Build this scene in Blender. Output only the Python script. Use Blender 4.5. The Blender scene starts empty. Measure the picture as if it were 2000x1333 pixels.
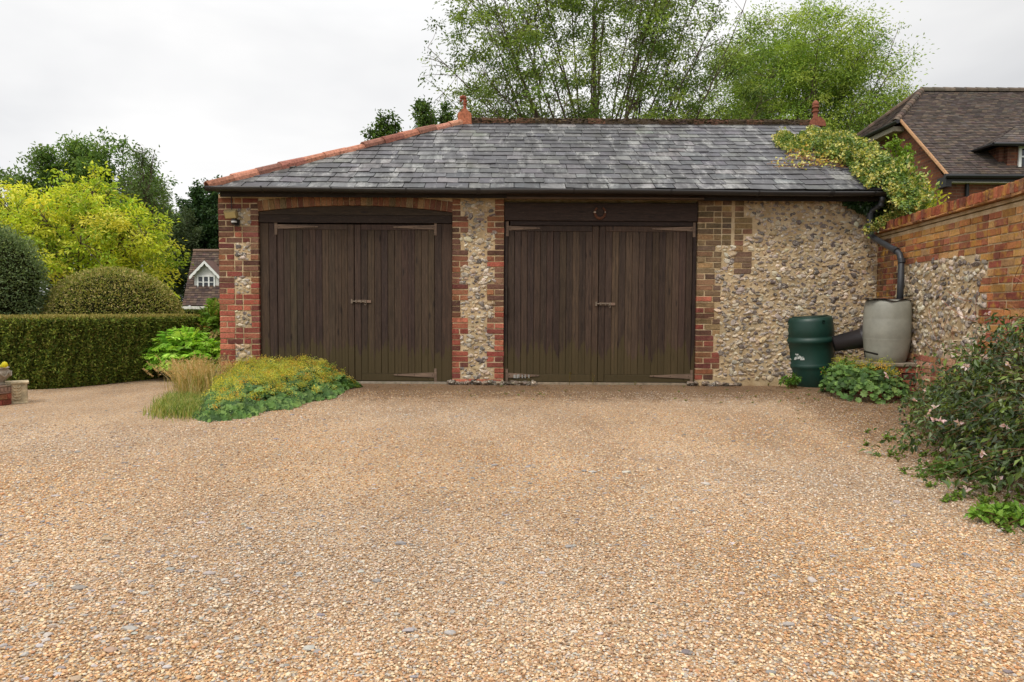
import bpy, math, random
import numpy as np
from mathutils import Matrix, Vector
R = math.radians
rng = np.random.default_rng(7)
random.seed(7)
scn = bpy.context.scene
COL = scn.collection

# ------------------------------------------------------------------ camera
F = 1333.0
CAMZ = 1.06
PITCH = math.atan((666.5 - 600) / F)
ROLL = R(0.30)
cam_data = bpy.data.cameras.new("camera"); cam_data.lens = F / 2000 * 36; cam_data.sensor_width = 36
cam_data.clip_start = 0.05; cam_data.clip_end = 2000
cam = bpy.data.objects.new("camera", cam_data); COL.objects.link(cam)
CR = Matrix.Rotation(R(90) - PITCH, 4, 'X') @ Matrix.Rotation(ROLL, 4, 'Z')
cam.matrix_world = Matrix.Translation((0, 0, CAMZ)) @ CR
scn.camera = cam

# ------------------------------------------------------------------ world
SUN_EL, SUN_AZ = 52, 215          # azimuth clockwise from +Y (behind camera, to the left)
w = bpy.data.worlds.new("World"); scn.world = w; w.use_nodes = True
nt = w.node_tree; nd = nt.nodes; lk = nt.links
bg = nd['Background']
sky = nd.new('ShaderNodeTexSky'); sky.sky_type = 'NISHITA'; sky.sun_disc = False
sky.sun_elevation = R(SUN_EL); sky.sun_rotation = R(SUN_AZ)
sky.air_density = 1.0; sky.dust_density = 3.0
hs = nd.new('ShaderNodeHueSaturation'); hs.inputs['Saturation'].default_value = 0.10
lk.new(sky.outputs[0], hs.inputs['Color'])
tc = nd.new('ShaderNodeTexCoord')
mp = nd.new('ShaderNodeMapping'); mp.inputs['Scale'].default_value = (1.0, 1.0, 2.6)
mp.inputs['Location'].default_value = (0.3, 0.1, 0.4)
lk.new(tc.outputs['Generated'], mp.inputs['Vector'])
cn = nd.new('ShaderNodeTexNoise'); cn.inputs['Scale'].default_value = 2.1
cn.inputs['Detail'].default_value = 5; cn.inputs['Roughness'].default_value = 0.48
cn.inputs['Distortion'].default_value = 0.25
lk.new(mp.outputs[0], cn.inputs['Vector'])
cr = nd.new('ShaderNodeValToRGB')
cr.color_ramp.elements[0].position = 0.33; cr.color_ramp.elements[0].color = (8.3, 8.4, 8.65, 1)
cr.color_ramp.elements[1].position = 0.62; cr.color_ramp.elements[1].color = (11.1, 11.05, 11.0, 1)
lk.new(cn.outputs['Fac'], cr.inputs['Fac'])
mx = nd.new('ShaderNodeMix'); mx.data_type = 'RGBA'; mx.inputs[0].default_value = 0.90
lk.new(hs.outputs[0], mx.inputs[6]); lk.new(cr.outputs[0], mx.inputs[7])
# overcast sky: brighter towards the zenith
sx = nd.new('ShaderNodeSeparateXYZ'); lk.new(tc.outputs['Generated'], sx.inputs[0])
zr = nd.new('ShaderNodeMapRange'); zr.inputs['From Min'].default_value = 0.35; zr.inputs['From Max'].default_value = 1.0
zr.inputs['To Min'].default_value = 1.0; zr.inputs['To Max'].default_value = 2.15
lk.new(sx.outputs[2], zr.inputs['Value'])
# greyer cloud bank to the upper right of the view
xr = nd.new('ShaderNodeMapRange'); xr.inputs['From Min'].default_value = 0.25; xr.inputs['From Max'].default_value = 0.75
xr.inputs['To Min'].default_value = 1.0; xr.inputs['To Max'].default_value = 0.80
lk.new(sx.outputs[0], xr.inputs['Value'])
mm = nd.new('ShaderNodeMath'); mm.operation = 'MULTIPLY'; lk.new(zr.outputs[0], mm.inputs[0]); lk.new(xr.outputs[0], mm.inputs[1])
vm = nd.new('ShaderNodeVectorMath'); vm.operation = 'SCALE'
lk.new(mx.outputs[2], vm.inputs[0]); lk.new(mm.outputs[0], vm.inputs['Scale'])
lk.new(vm.outputs[0], bg.inputs['Color']); bg.inputs['Strength'].default_value = 0.10

sun_d = bpy.data.lights.new("sun", 'SUN'); sun_d.energy = 1.6; sun_d.angle = R(14); sun_d.color = (1.0, 0.93, 0.82)
sun = bpy.data.objects.new("sun", sun_d); COL.objects.link(sun)
az, el = R(SUN_AZ), R(SUN_EL)
sd = Vector((math.sin(az) * math.cos(el), math.cos(az) * math.cos(el), math.sin(el)))
sun.rotation_euler = sd.to_track_quat('Z', 'Y').to_euler(); sun.location = (-6, -8, 14)

scn.view_settings.view_transform = 'Standard'; scn.view_settings.look = 'None'
scn.view_settings.exposure = 0.0; scn.view_settings.gamma = 1.0
scn.render.resolution_x = 1024; scn.render.resolution_y = 682
scn.cycles.max_bounces = 6; scn.cycles.transparent_max_bounces = 8

# ------------------------------------------------------------------ pixel helpers (photo pixels -> place)
def ray(px, py):
    return (CR.to_3x3() @ Vector(((px - 1000) / F, -(py - 666.5) / F, -1))).normalized()
def at(px, py, Y):
    d = ray(px, py); t = Y / d.y
    return Vector((d.x * t, Y, CAMZ + d.z * t))
def gr(px, py, Z=0.0):
    d = ray(px, py); t = (Z - CAMZ) / d.z
    return Vector((d.x * t, d.y * t, Z))
def onplane(px, py, p0, n):
    d = ray(px, py); o = Vector((0, 0, CAMZ)); t = (Vector(p0) - o).dot(n) / d.dot(n)
    return o + d * t
def lin(r, g, b):
    f = lambda c: (c / 255 / 12.92) if c / 255 <= 0.04045 else ((c / 255 + 0.055) / 1.055) ** 2.4
    return np.array((f(r), f(g), f(b)))

def des(p, k=.25):
    return [np.asarray(c) * (1 - k) + np.mean(c) * k for c in p]

# ------------------------------------------------------------------ mesh builder
class MB:
    def __init__(s): s.V = []; s.F = []; s.C = []; s.n = 0
    def add(s, V, Fs, col=(1, 1, 1)):
        V = np.asarray(V, float).reshape(-1, 3)
        col = np.asarray(col, float)
        if col.ndim == 1: col = np.tile(col, (len(V), 1))
        s.V.append(V); s.C.append(col)
        if not isinstance(Fs, list): Fs = [Fs]
        for f in Fs:
            f = np.asarray(f, dtype=np.int64)
            if f.ndim == 1: f = f[None]
            s.F.append(f + s.n)
        s.n += len(V); return s
    def box(s, x0, x1, y0, y1, z0, z1, col=(1, 1, 1), M=None, jit=0):
        V = np.array([[x, y, z] for z in (z0, z1) for y in (y0, y1) for x in (x0, x1)], float)
        if jit: V = V + rng.normal(0, jit, V.shape)
        if M is not None: V = xf(V, M)
        return s.add(V, np.array([[0, 2, 3, 1], [4, 5, 7, 6], [0, 1, 5, 4], [2, 6, 7, 3], [0, 4, 6, 2], [1, 3, 7, 5]]), col)
    def brick(s, x0, x1, y0, y1, z0, z1, col, c=0.004, jit=0.0015, M=None):
        # chamfered block, front face at y0 (towards -y)
        A = [[x0, y1, z0], [x1, y1, z0], [x1, y1, z1], [x0, y1, z1],
             [x0, y0 + c, z0], [x1, y0 + c, z0], [x1, y0 + c, z1], [x0, y0 + c, z1],
             [x0 + c, y0, z0 + c], [x1 - c, y0, z0 + c], [x1 - c, y0, z1 - c], [x0 + c, y0, z1 - c]]
        V = np.array(A, float)
        if jit: V[4:] += rng.normal(0, jit, (8, 3)); V[8:, 1] += rng.normal(0, jit * 1.2)
        if M is not None: V = xf(V, M)
        return s.add(V, np.array([[8, 9, 10, 11], [4, 5, 9, 8], [5, 6, 10, 9], [6, 7, 11, 10], [7, 4, 8, 11],
                                  [0, 1, 5, 4], [1, 2, 6, 5], [2, 3, 7, 6], [3, 0, 4, 7], [3, 2, 1, 0]]), col)
    def tube(s, P, rad, n=8, col=(1, 1, 1), caps=True):
        P = np.asarray(P, float); m = len(P)
        rad = np.broadcast_to(np.asarray(rad, float), (m,))
        T = np.gradient(P, axis=0); T /= np.linalg.norm(T, axis=1)[:, None] + 1e-9
        ref = np.array([0, 0, 1.0]) if abs(T[:, 2]).mean() < 0.8 else np.array([1.0, 0, 0])
        A = np.cross(T, ref); A /= np.linalg.norm(A, axis=1)[:, None] + 1e-9
        B = np.cross(T, A)
        a = np.linspace(0, 2 * np.pi, n, endpoint=False)
        V = P[:, None] + rad[:, None, None] * (np.cos(a)[None, :, None] * A[:, None] + np.sin(a)[None, :, None] * B[:, None])
        i = np.arange(m - 1)[:, None] * n; j = np.arange(n)[None]; k = (j + 1) % n
        Fq = np.stack([i + j, i + k, i + n + k, i + n + j], -1).reshape(-1, 4)
        Fs = [Fq]
        if caps: Fs += [np.arange(n)[::-1], (m - 1) * n + np.arange(n)]
        return s.add(V.reshape(-1, 3), Fs, col)
    def lathe(s, prof, n=48, col=(1, 1, 1), M=None, caps=True):
        prof = np.asarray(prof, float); m = len(prof)
        a = np.linspace(0, 2 * np.pi, n, endpoint=False)
        V = np.stack([prof[:, None, 0] * np.cos(a), prof[:, None, 0] * np.sin(a), np.repeat(prof[:, 1:2], n, 1)], -1).reshape(-1, 3)
        if M is not None: V = xf(V, M)
        i = np.arange(m - 1)[:, None] * n; j = np.arange(n)[None]; k = (j + 1) % n
        Fs = [np.stack([i + j, i + k, i + n + k, i + n + j], -1).reshape(-1, 4)]
        if caps: Fs += [np.arange(n)[::-1], (m - 1) * n + np.arange(n)]
        return s.add(V, Fs, col)
    def prism(s, poly, y0, y1, col=(1, 1, 1), M=None):
        # poly in (x,z), extruded along y
        n = len(poly); poly = np.asarray(poly, float)
        V = np.concatenate([np.c_[poly[:, 0], np.full(n, y0), poly[:, 1]], np.c_[poly[:, 0], np.full(n, y1), poly[:, 1]]])
        if M is not None: V = xf(V, M)
        i = np.arange(n); k = (i + 1) % n
        return s.add(V, [i, (n + i)[::-1], np.stack([i, n + i, n + k, k], -1)], col)
    def build(s, name, mat, parent=None, smooth=False, local=False):
        if not s.V: return None
        V = np.concatenate(s.V); C = np.concatenate(s.C)
        me = bpy.data.meshes.new(name)
        loops = np.concatenate([f.ravel() for f in s.F]); cnt = np.concatenate([np.full(len(f), f.shape[1]) for f in s.F])
        st = np.concatenate([[0], np.cumsum(cnt)[:-1]])
        me.vertices.add(len(V)); me.vertices.foreach_set('co', V.ravel().astype(np.float32))
        me.loops.add(len(loops)); me.loops.foreach_set('vertex_index', loops.astype(np.int32))
        me.polygons.add(len(cnt)); me.polygons.foreach_set('loop_start', st.astype(np.int32))
        me.update(calc_edges=True)
        me.polygons.foreach_set('use_smooth', np.full(len(cnt), smooth))
        at_ = me.attributes.new('Col', 'FLOAT_COLOR', 'POINT')
        at_.data.foreach_set('color', np.c_[C, np.ones(len(C))].ravel().astype(np.float32))
        me.materials.append(mat); me.validate(); me.update()
        o = bpy.data.objects.new(name, me); COL.objects.link(o)
        if parent is not None:
            o.parent = parent
            if not local and parent.type == 'EMPTY': o.matrix_parent_inverse = MWI[parent.name]
        return o
MWI = {}
def xf(V, M):
    M = np.array(M); return V @ M[:3, :3].T + M[:3, 3]
def thing(name, loc, label, cat, group=None, rz=0.0):
    o = bpy.data.objects.new(name, None); COL.objects.link(o); o.empty_display_size = 0.2
    o.location = loc; o.rotation_euler = (0, 0, rz)
    o['label'] = label; o['category'] = cat
    if group: o['group'] = group
    MWI[o.name] = (Matrix.Translation(loc) @ Matrix.Rotation(rz, 4, 'Z')).inverted()
    return o
def tag(o, label=None, cat=None, group=None, kind=None):
    if label: o['label'] = label
    if cat: o['category'] = cat
    if group: o['group'] = group
    if kind: o['kind'] = kind
    return o

# ------------------------------------------------------------------ materials
def newmat(name):
    m = bpy.data.materials.new(name); m.use_nodes = True
    return m, m.node_tree, m.node_tree.nodes['Principled BSDF']
def N(t, typ, **kw):
    n = t.nodes.new(typ)
    for k, v in kw.items():
        if k in n.inputs.keys(): n.inputs[k].default_value = v
        else: setattr(n, k, v)
    return n
def mixc(t, fac, a, b, mode='MIX'):
    n = t.nodes.new('ShaderNodeMix'); n.data_type = 'RGBA'; n.blend_type = mode
    for i, v in ((0, fac), (6, a), (7, b)):
        if hasattr(v, 'is_output'): t.links.new(v, n.inputs[i])
        else: n.inputs[i].default_value = (tuple(v) + (1,)) if i > 0 and len(v) == 3 else v
    return n.outputs[2]
def ramp(t, src, stops):
    n = t.nodes.new('ShaderNodeValToRGB'); e = n.color_ramp.elements
    while len(e) > 1: e.remove(e[-1])
    e[0].position = stops[0][0]
    for p, c in stops[1:]: e.new(p)
    for el_, (p, c) in zip(e, stops):
        if not hasattr(c, '__len__'): c = (c, c, c)
        el_.color = tuple(c) + (1,)
    t.links.new(src, n.inputs[0]); return n.outputs[0]
def coords(t, scale=(1, 1, 1), kind='Object'):
    c = t.nodes.new('ShaderNodeTexCoord'); m = t.nodes.new('ShaderNodeMapping'); m.inputs['Scale'].default_value = scale
    t.links.new(c.outputs[kind], m.inputs['Vector']); return m.outputs[0]
def noise(t, vec, scale, detail=4, rough=0.55, dist=0):
    n = N(t, 'ShaderNodeTexNoise', Scale=scale, Detail=detail, Roughness=rough, Distortion=dist)
    t.links.new(vec, n.inputs['Vector']); return n.outputs['Fac']
def voro(t, vec, scale, feature='F1', rnd=1.0):
    n = t.nodes.new('ShaderNodeTexVoronoi'); n.feature = feature; n.inputs['Scale'].default_value = scale; n.inputs['Randomness'].default_value = rnd
    t.links.new(vec, n.inputs['Vector']); return n
def bump(t, b, h, strength=0.5, dist=0.01):
    n = N(t, 'ShaderNodeBump', Strength=strength, Distance=dist)
    t.links.new(h, n.inputs['Height']); t.links.new(n.outputs[0], b.inputs['Normal'])
def attr(t):
    n = t.nodes.new('ShaderNodeAttribute'); n.attribute_name = 'Col'; return n.outputs['Color']
def rough_spec(b, r, s=0.3):
    b.inputs['Roughness'].default_value = r; b.inputs['Specular IOR Level'].default_value = s

def m_attr(name, r=0.85, s=0.25, nscale=30, amp=(0.75, 1.2), bs=0.4, bd=0.004, spots=None, stain=False):
    m, t, b = newmat(name); v = coords(t)
    n = noise(t, v, nscale, 5, 0.65)
    c = mixc(t, 1.0, attr(t), ramp(t, n, [(0.3, amp[0]), (0.7, amp[1])]), 'MULTIPLY')
    if stain:
        n4 = noise(t, coords(t, (1, 1, .6)), 2.2, 6, 0.7); c = mixc(t, 1.0, c, ramp(t, n4, [(0.30, (.52, .50, .48)), (0.55, (1.05, 1.03, 1.0))]), 'MULTIPLY')
        n5 = noise(t, v, 75, 5, .8); c = mixc(t, ramp(t, n5, [(.60, 0), (.70, .6)]), c, lin(176, 156, 124))
    if spots:
        sc, colr, lo, hi = spots
        n2 = noise(t, v, sc, 6, 0.7)
        c = mixc(t, ramp(t, n2, [(lo, 0), (hi, 1)]), c, colr)
    t.links.new(c, b.inputs['Base Color']); rough_spec(b, r, s)
    bump(t, b, n, bs, bd)
    return m
M_brick = m_attr('brick', 0.9, 0.15, 55, (0.62, 1.3), 0.7, 0.006, stain=True, spots=(23, lin(120, 112, 78), 0.58, 0.74))
M_brickwall = m_attr('weathered_brick', 0.9, 0.15, 45, (0.6, 1.3), 0.7, 0.006, stain=True, spots=(7, lin(172, 132, 62), 0.50, 0.66))
M_terra = m_attr('terracotta', 0.85, 0.2, 25, (0.6, 1.25), 0.6, 0.008, spots=(35, lin(70, 52, 40), 0.55, 0.68))
M_mossridge = m_attr('mossy_ridge_tile', 0.95, 0.1, 40, (0.4, 1.5), 1.0, 0.02, spots=(16, lin(62, 52, 36), 0.46, 0.6))
M_paint = m_attr('black_plastic', 0.42, 0.45, 7, (0.85, 1.15), 0.0, 0.001)
M_stone = m_attr('weathered_stone', 0.92, 0.15, 18, (0.6, 1.25), 0.6, 0.008, spots=(8, lin(120, 118, 95), 0.5, 0.75))
M_metal = m_attr('worn_metal', 0.45, 0.5, 90, (0.6, 1.3), 0.3, 0.001); M_metal.node_tree.nodes['Principled BSDF'].inputs['Metallic'].default_value = 0.6
M_white = m_attr('white_paint', 0.5, 0.4, 10, (0.92, 1.05), 0.1, 0.002)
M_tile = m_attr('clay_roof_tile', 0.9, 0.15, 8, (0.75, 1.25), 0.5, 0.01, spots=(5, lin(120, 112, 100), 0.60, 0.78))
M_glass, t, b = newmat('window_glass'); b.inputs['Base Color'].default_value = (0.02, 0.025, 0.03, 1); rough_spec(b, 0.08, 0.6)

# mortar
M_mortar, t, b = newmat('lime_mortar'); v = coords(t)
c = ramp(t, noise(t, v, 6, 6, 0.6), [(0.3, lin(160, 136, 102)), (0.5, lin(194, 170, 134)), (0.75, lin(212, 196, 166))])
c = mixc(t, ramp(t, noise(t, v, 2.2, 3), [(0.5, 0), (0.72, 0.5)]), c, lin(140, 128, 100))
g = noise(t, v, 160, 3, 0.7); c = mixc(t, 0.5, c, ramp(t, g, [(0.3, 0.55), (0.7, 1.3)]), 'MULTIPLY')
t.links.new(c, b.inputs['Base Color']); rough_spec(b, 0.95, 0.1); bump(t, b, noise(t, v, 60, 6, 0.7), 0.8, 0.012)

# flint: pale rind, dark glassy broken faces
M_flint, t, b = newmat('flint'); v = coords(t)
n1 = noise(t, v, 26, 4, 0.6, 0.8); n2 = noise(t, v, 90, 5, 0.7)
c = mixc(t, 1.0, attr(t), ramp(t, n2, [(0.25, 0.62), (0.7, 1.18)]), 'MULTIPLY')
c = mixc(t, ramp(t, n1, [(0.56, 0), (0.63, 0.8)]), c, lin(92, 87, 84))
c = mixc(t, ramp(t, noise(t, v, 40, 3, 0.5, 1.5), [(0.60, 0), (0.66, 0.8)]), c, lin(222, 214, 200))
t.links.new(c, b.inputs['Base Color']); rough_spec(b, 0.6, 0.35); bump(t, b, n2, 0.7, 0.006)

# slate
M_slate, t, b = newmat('slate'); v = coords(t)
n1_ = noise(t, coords(t, (1, 0.35, 0.35)), 4.6, 7, 0.72, 0.5); sa_ = t.nodes.new('ShaderNodeSeparateColor'); t.links.new(attr(t), sa_.inputs[0]); ms_ = t.nodes.new('ShaderNodeMath'); ms_.operation = 'MULTIPLY_ADD'; ms_.inputs[1].default_value = .35; t.links.new(sa_.outputs[0], ms_.inputs[0]); t.links.new(n1_, ms_.inputs[2]); n1 = ms_.outputs[0]; n2 = noise(t, v, 38, 6, 0.75)
base = mixc(t, 1.0, attr(t), ramp(t, noise(t, v, 14, 4), [(0.3, 0.7), (0.7, 1.25)]), 'MULTIPLY')
f = t.nodes.new('ShaderNodeMath'); f.operation = 'MULTIPLY'
t.links.new(ramp(t, n1, [(0.54, 0.0), (0.63, 1)]), f.inputs[0]); t.links.new(ramp(t, n2, [(0.42, 0.1), (0.56, 1)]), f.inputs[1])
c = mixc(t, f.outputs[0], base, lin(146, 145, 142))
n3 = noise(t, coords(t, (1, 0.3, 0.3)), 5.4, 7, 0.7); c = mixc(t, ramp(t, n3, [(0.48, 0), (0.58, 0.85)]), c, lin(48, 46, 47))
c = mixc(t, ramp(t, noise(t, v, 1.1, 4), [(0.56, 0), (0.75, 0.35)]), c, lin(96, 98, 72))
t.links.new(c, b.inputs['Base Color']); rough_spec(b, 0.5, 0.45); bump(t, b, n2, 0.35, 0.004)

# dark stained timber: grain along z (vertical) or x (horizontal)
def m_wood(name, sc, algae=True):
    m, t, b = newmat(name); v = coords(t, sc)
    g1 = noise(t, v, 5.0, 6, 0.65, 0.6); g2 = noise(t, v, 22, 4, 0.7)
    c = mixc(t, 1.0, attr(t), ramp(t, g1, [(0.30, 0.55), (0.5, 1.05), (0.70, 1.6)]), 'MULTIPLY')
    c = mixc(t, ramp(t, g2, [(0.56, 0), (0.70, 0.55)]), c, lin(102, 86, 72))
    kn = voro(t, coords(t, (sc[0] * 0.30 + 0.6, 4, sc[2] * 0.3 + 0.6)), 2.6)
    c = mixc(t, ramp(t, kn.outputs['Distance'], [(0.07, 0.85), (0.14, 0.0)]), c, lin(34, 24, 20))
    if algae:
        co = t.nodes.new('ShaderNodeTexCoord'); s = t.nodes.new('ShaderNodeSeparateXYZ'); t.links.new(co.outputs['Object'], s.inputs[0])
        a = t.nodes.new('ShaderNodeMapRange'); a.inputs['From Min'].default_value = 1.0; a.inputs['From Max'].default_value = -0.1
        t.links.new(s.outputs[2], a.inputs['Value'])
        nn = noise(t, coords(t, (4.5, 4.5, 0.5)), 3.0, 5, 0.7)
        mu = t.nodes.new('ShaderNodeMath'); mu.operation = 'ADD'; t.links.new(a.outputs[0], mu.inputs[0]); t.links.new(nn, mu.inputs[1])
        c = mixc(t, ramp(t, mu.outputs[0], [(0.95, 0), (1.55, 0.7)]), c, lin(72, 62, 34))
    t.links.new(c, b.inputs['Base Color']); rough_spec(b, 0.72, 0.3); bump(t, b, g1, 0.5, 0.004)
    return m
M_woodv = m_wood('dark_stained_timber_vertical', (9, 9, 0.7))
M_woodh = m_wood('dark_stained_timber_horizontal', (0.7, 9, 9), False)

# foliage
def m_leaf(name, tr=0.3, r=0.55, s=0.3):
    m, t, b = newmat(name); a = attr(t)
    t.links.new(a, b.inputs['Base Color']); rough_spec(b, r, s)
    tl = t.nodes.new('ShaderNodeBsdfTranslucent'); mxs = t.nodes.new('ShaderNodeMixShader'); mxs.inputs[0].default_value = tr
    t.links.new(mixc(t, 1.0, a, (1.25, 1.2, 0.6), 'MULTIPLY'), tl.inputs['Color'])
    t.links.new(b.outputs[0], mxs.inputs[1]); t.links.new(tl.outputs[0], mxs.inputs[2])
    t.links.new(mxs.outputs[0], t.nodes['Material Output'].inputs['Surface'])
    return m
M_leaf = m_leaf('leaf', 0.32); M_leafglossy = m_leaf('glossy_leaf', 0.2, 0.38, 0.5); M_dryleaf = m_leaf('dry_grass', 0.35, 0.8, 0.1)
M_needle = m_leaf('clipped_yew', 0.12, 0.7, 0.2)
M_bark = m_attr('bark', 0.95, 0.1, 20, (0.6, 1.3), 0.7, 0.01)
M_core, t, b = newmat('painted_inner_shade'); b.inputs['Base Color'].default_value = (0.018, 0.02, 0.008, 1); rough_spec(b, 1, 0)  # near-black filler core: shade between the leaves is put into its colour

# gravel
M_gravel, t, b = newmat('pea_gravel'); v = coords(t)
dn = t.nodes.new('ShaderNodeTexNoise'); dn.inputs['Scale'].default_value = 60; t.links.new(v, dn.inputs['Vector'])
va = t.nodes.new('ShaderNodeVectorMath'); va.operation = 'MULTIPLY_ADD'; va.inputs[1].default_value = (0.005, 0.005, 0); 
t.links.new(dn.outputs['Color'], va.inputs[0]); t.links.new(v, va.inputs[2])
vo = voro(t, va.outputs[0], 125); sp = t.nodes.new('ShaderNodeSeparateColor'); t.links.new(vo.outputs['Color'], sp.inputs[0])
GP = [(0.0, lin(112, 84, 58)), (0.10, lin(150, 112, 76)), (0.24, lin(190, 148, 100)), (0.40, lin(208, 172, 128)), (0.55, lin(200, 150, 96)),
      (0.68, lin(216, 190, 156)), (0.80, lin(176, 156, 134)), (0.9, lin(158, 152, 146)), (1.0, lin(228, 214, 194))]
GP = [(p_, tuple(des([c_], .13)[0] * 1.04)) for p_, c_ in GP]
c = ramp(t, sp.outputs[0], GP)
big = noise(t, coords(t, (1.0, .55, 1)), 1.1, 5, 0.65); c = mixc(t, 1.0, c, ramp(t, big, [(0.32, (0.74, 0.71, 0.68)), (0.62, (1.10, 1.09, 1.06))]), 'MULTIPLY')
dust = noise(t, v, 2.4, 5, 0.6); c = mixc(t, ramp(t, dust, [(0.58, 0), (0.75, 0.4)]), c, lin(190, 158, 124))
# leaf litter / soil collected in front of the garage
co = t.nodes.new('ShaderNodeTexCoord'); s_ = t.nodes.new('ShaderNodeSeparateXYZ'); t.links.new(co.outputs['Object'], s_.inputs[0])
a = t.nodes.new('ShaderNodeMapRange'); a.inputs['From Min'].default_value = 7.0; a.inputs['From Max'].default_value = 9.3; t.links.new(s_.outputs[1], a.inputs['Value'])
xg = t.nodes.new('ShaderNodeMapRange'); xg.inputs['From Min'].default_value = -3.6; xg.inputs['From Max'].default_value = -2.2; t.links.new(s_.outputs[0], xg.inputs['Value'])
ml = t.nodes.new('ShaderNodeMath'); ml.operation = 'MULTIPLY'; t.links.new(a.outputs[0], ml.inputs[0]); t.links.new(xg.outputs[0], ml.inputs[1])
# ... and along the bed at the right
wy = t.nodes.new('ShaderNodeMath'); wy.operation = 'MULTIPLY_ADD'; wy.inputs[1].default_value = -0.12; t.links.new(s_.outputs[1], wy.inputs[0]); t.links.new(s_.outputs[0], wy.inputs[2])
xb = t.nodes.new('ShaderNodeMapRange'); xb.inputs['From Min'].default_value = 1.7; xb.inputs['From Max'].default_value = 3.0; t.links.new(wy.outputs[0], xb.inputs['Value'])
mxx = t.nodes.new('ShaderNodeMath'); mxx.operation = 'MAXIMUM'; t.links.new(ml.outputs[0], mxx.inputs[0]); t.links.new(xb.outputs[0], mxx.inputs[1])
ad = t.nodes.new('ShaderNodeMath'); ad.operation = 'ADD'; t.links.new(mxx.outputs[0], ad.inputs[0]); t.links.new(noise(t, v, 5, 6, 0.75), ad.inputs[1])
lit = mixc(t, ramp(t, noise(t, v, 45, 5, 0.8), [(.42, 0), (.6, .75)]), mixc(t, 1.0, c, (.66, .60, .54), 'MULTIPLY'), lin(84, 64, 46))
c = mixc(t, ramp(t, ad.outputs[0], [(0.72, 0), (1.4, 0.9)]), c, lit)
c = mixc(t, ramp(t, noise(t, v, 170, 2, 0.8), [(0.25, 0.6), (0.45, 0.0)]), c, lin(90, 66, 46))
t.links.new(c, b.inputs['Base Color']); rough_spec(b, 0.85, 0.2)
h = t.nodes.new('ShaderNodeMath'); h.operation = 'MULTIPLY_ADD'; h.inputs[1].default_value = -1.0; t.links.new(vo.outputs['Distance'], h.inputs[0]); t.links.new(sp.outputs[1], h.inputs[2])
bump(t, b, h.outputs[0], 1.0, 0.009)
M_pebble = m_attr('pebble', 0.8, 0.25, 120, (0.8, 1.15), 0.3, 0.002)

M_lawn, t, b = newmat('lawn'); v = coords(t)
c = ramp(t, noise(t, v, 3, 6, 0.7), [(0.3, lin(52, 66, 26)), (0.7, lin(90, 104, 44))])
t.links.new(c, b.inputs['Base Color']); rough_spec(b, 1, 0.1); bump(t, b, noise(t, v, 60, 4), 1, 0.03)

# ------------------------------------------------------------------ generic shapes
t_ = (1 + 5 ** 0.5) / 2
ICO_V = np.array([[-1, t_, 0], [1, t_, 0], [-1, -t_, 0], [1, -t_, 0], [0, -1, t_], [0, 1, t_], [0, -1, -t_], [0, 1, -t_], [t_, 0, -1], [t_, 0, 1], [-t_, 0, -1], [-t_, 0, 1]])
ICO_V /= np.linalg.norm(ICO_V[0])
ICO_F = np.array([[0, 11, 5], [0, 5, 1], [0, 1, 7], [0, 7, 10], [0, 10, 11], [1, 5, 9], [5, 11, 4], [11, 10, 2], [10, 7, 6], [7, 1, 8],
                  [3, 9, 4], [3, 4, 2], [3, 2, 6], [3, 6, 8], [3, 8, 9], [4, 9, 5], [2, 4, 11], [6, 2, 10], [8, 6, 7], [9, 8, 1]])
def subdiv(V, Fa):
    V = list(map(tuple, V)); idx = {}; out = []
    def mid(a, b):
        k = (min(a, b), max(a, b))
        if k not in idx:
            p = (np.array(V[a]) + np.array(V[b])); p /= np.linalg.norm(p); idx[k] = len(V); V.append(tuple(p))
        return idx[k]
    for a, b, c in Fa:
        ab, bc, ca = mid(a, b), mid(b, c), mid(c, a)
        out += [[a, ab, ca], [b, bc, ab], [c, ca, bc], [ab, bc, ca]]
    return np.array(V), np.array(out)
ICO2_V, ICO2_F = subdiv(ICO_V, ICO_F)
def rot_rand(n):
    q = rng.normal(size=(n, 4)); q /= np.linalg.norm(q, axis=1)[:, None]; a, b, c, d = q.T
    return np.stack([1 - 2 * (c * c + d * d), 2 * (b * c - a * d), 2 * (b * d + a * c), 2 * (b * c + a * d), 1 - 2 * (b * b + d * d), 2 * (c * d - a * b),
                     2 * (b * d - a * c), 2 * (c * d + a * b), 1 - 2 * (b * b + c * c)], -1).reshape(n, 3, 3)
def blobs(mb, P, S, cols, hi=True, amp=0.22, R3=None, cuts=3, tilt=None):
    # many lumpy stones at once. P (n,3) S (n,3) cols (n,3)
    n = len(P); BV, BF = (ICO2_V, ICO2_F) if hi else (ICO_V, ICO_F); m = len(BV)
    Vv = BV[None] * (1 + rng.normal(0, amp, (n, m, 1)) * (0.55 if hi else 1))
    for _ in range(cuts):  # broad lumps and flat knapped faces
        d = rng.normal(size=(n, 1, 3)); d /= np.linalg.norm(d, axis=2)[..., None]
        pr = (Vv * d).sum(-1, keepdims=True); lim = rng.uniform(0.55 if cuts == 3 else .35, 0.9, (n, 1, 1))
        Vv = Vv - d * np.maximum(pr - lim, 0)
    if R3 is None: R3 = rot_rand(n)
    Vv = np.einsum('nij,nmj->nmi', R3, Vv) * S[:, None]
    if tilt is not None:
        c_, s_ = np.cos(tilt)[:, None], np.sin(tilt)[:, None]; Vv = np.stack([Vv[..., 0] * c_ - Vv[..., 2] * s_, Vv[..., 1], Vv[..., 0] * s_ + Vv[..., 2] * c_], -1)
    Vv = Vv + P[:, None]
    Fa = (BF[None] + (np.arange(n) * m)[:, None, None]).reshape(-1, 3)
    mb.add(Vv.reshape(-1, 3), Fa, np.repeat(cols, m, 0))
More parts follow.
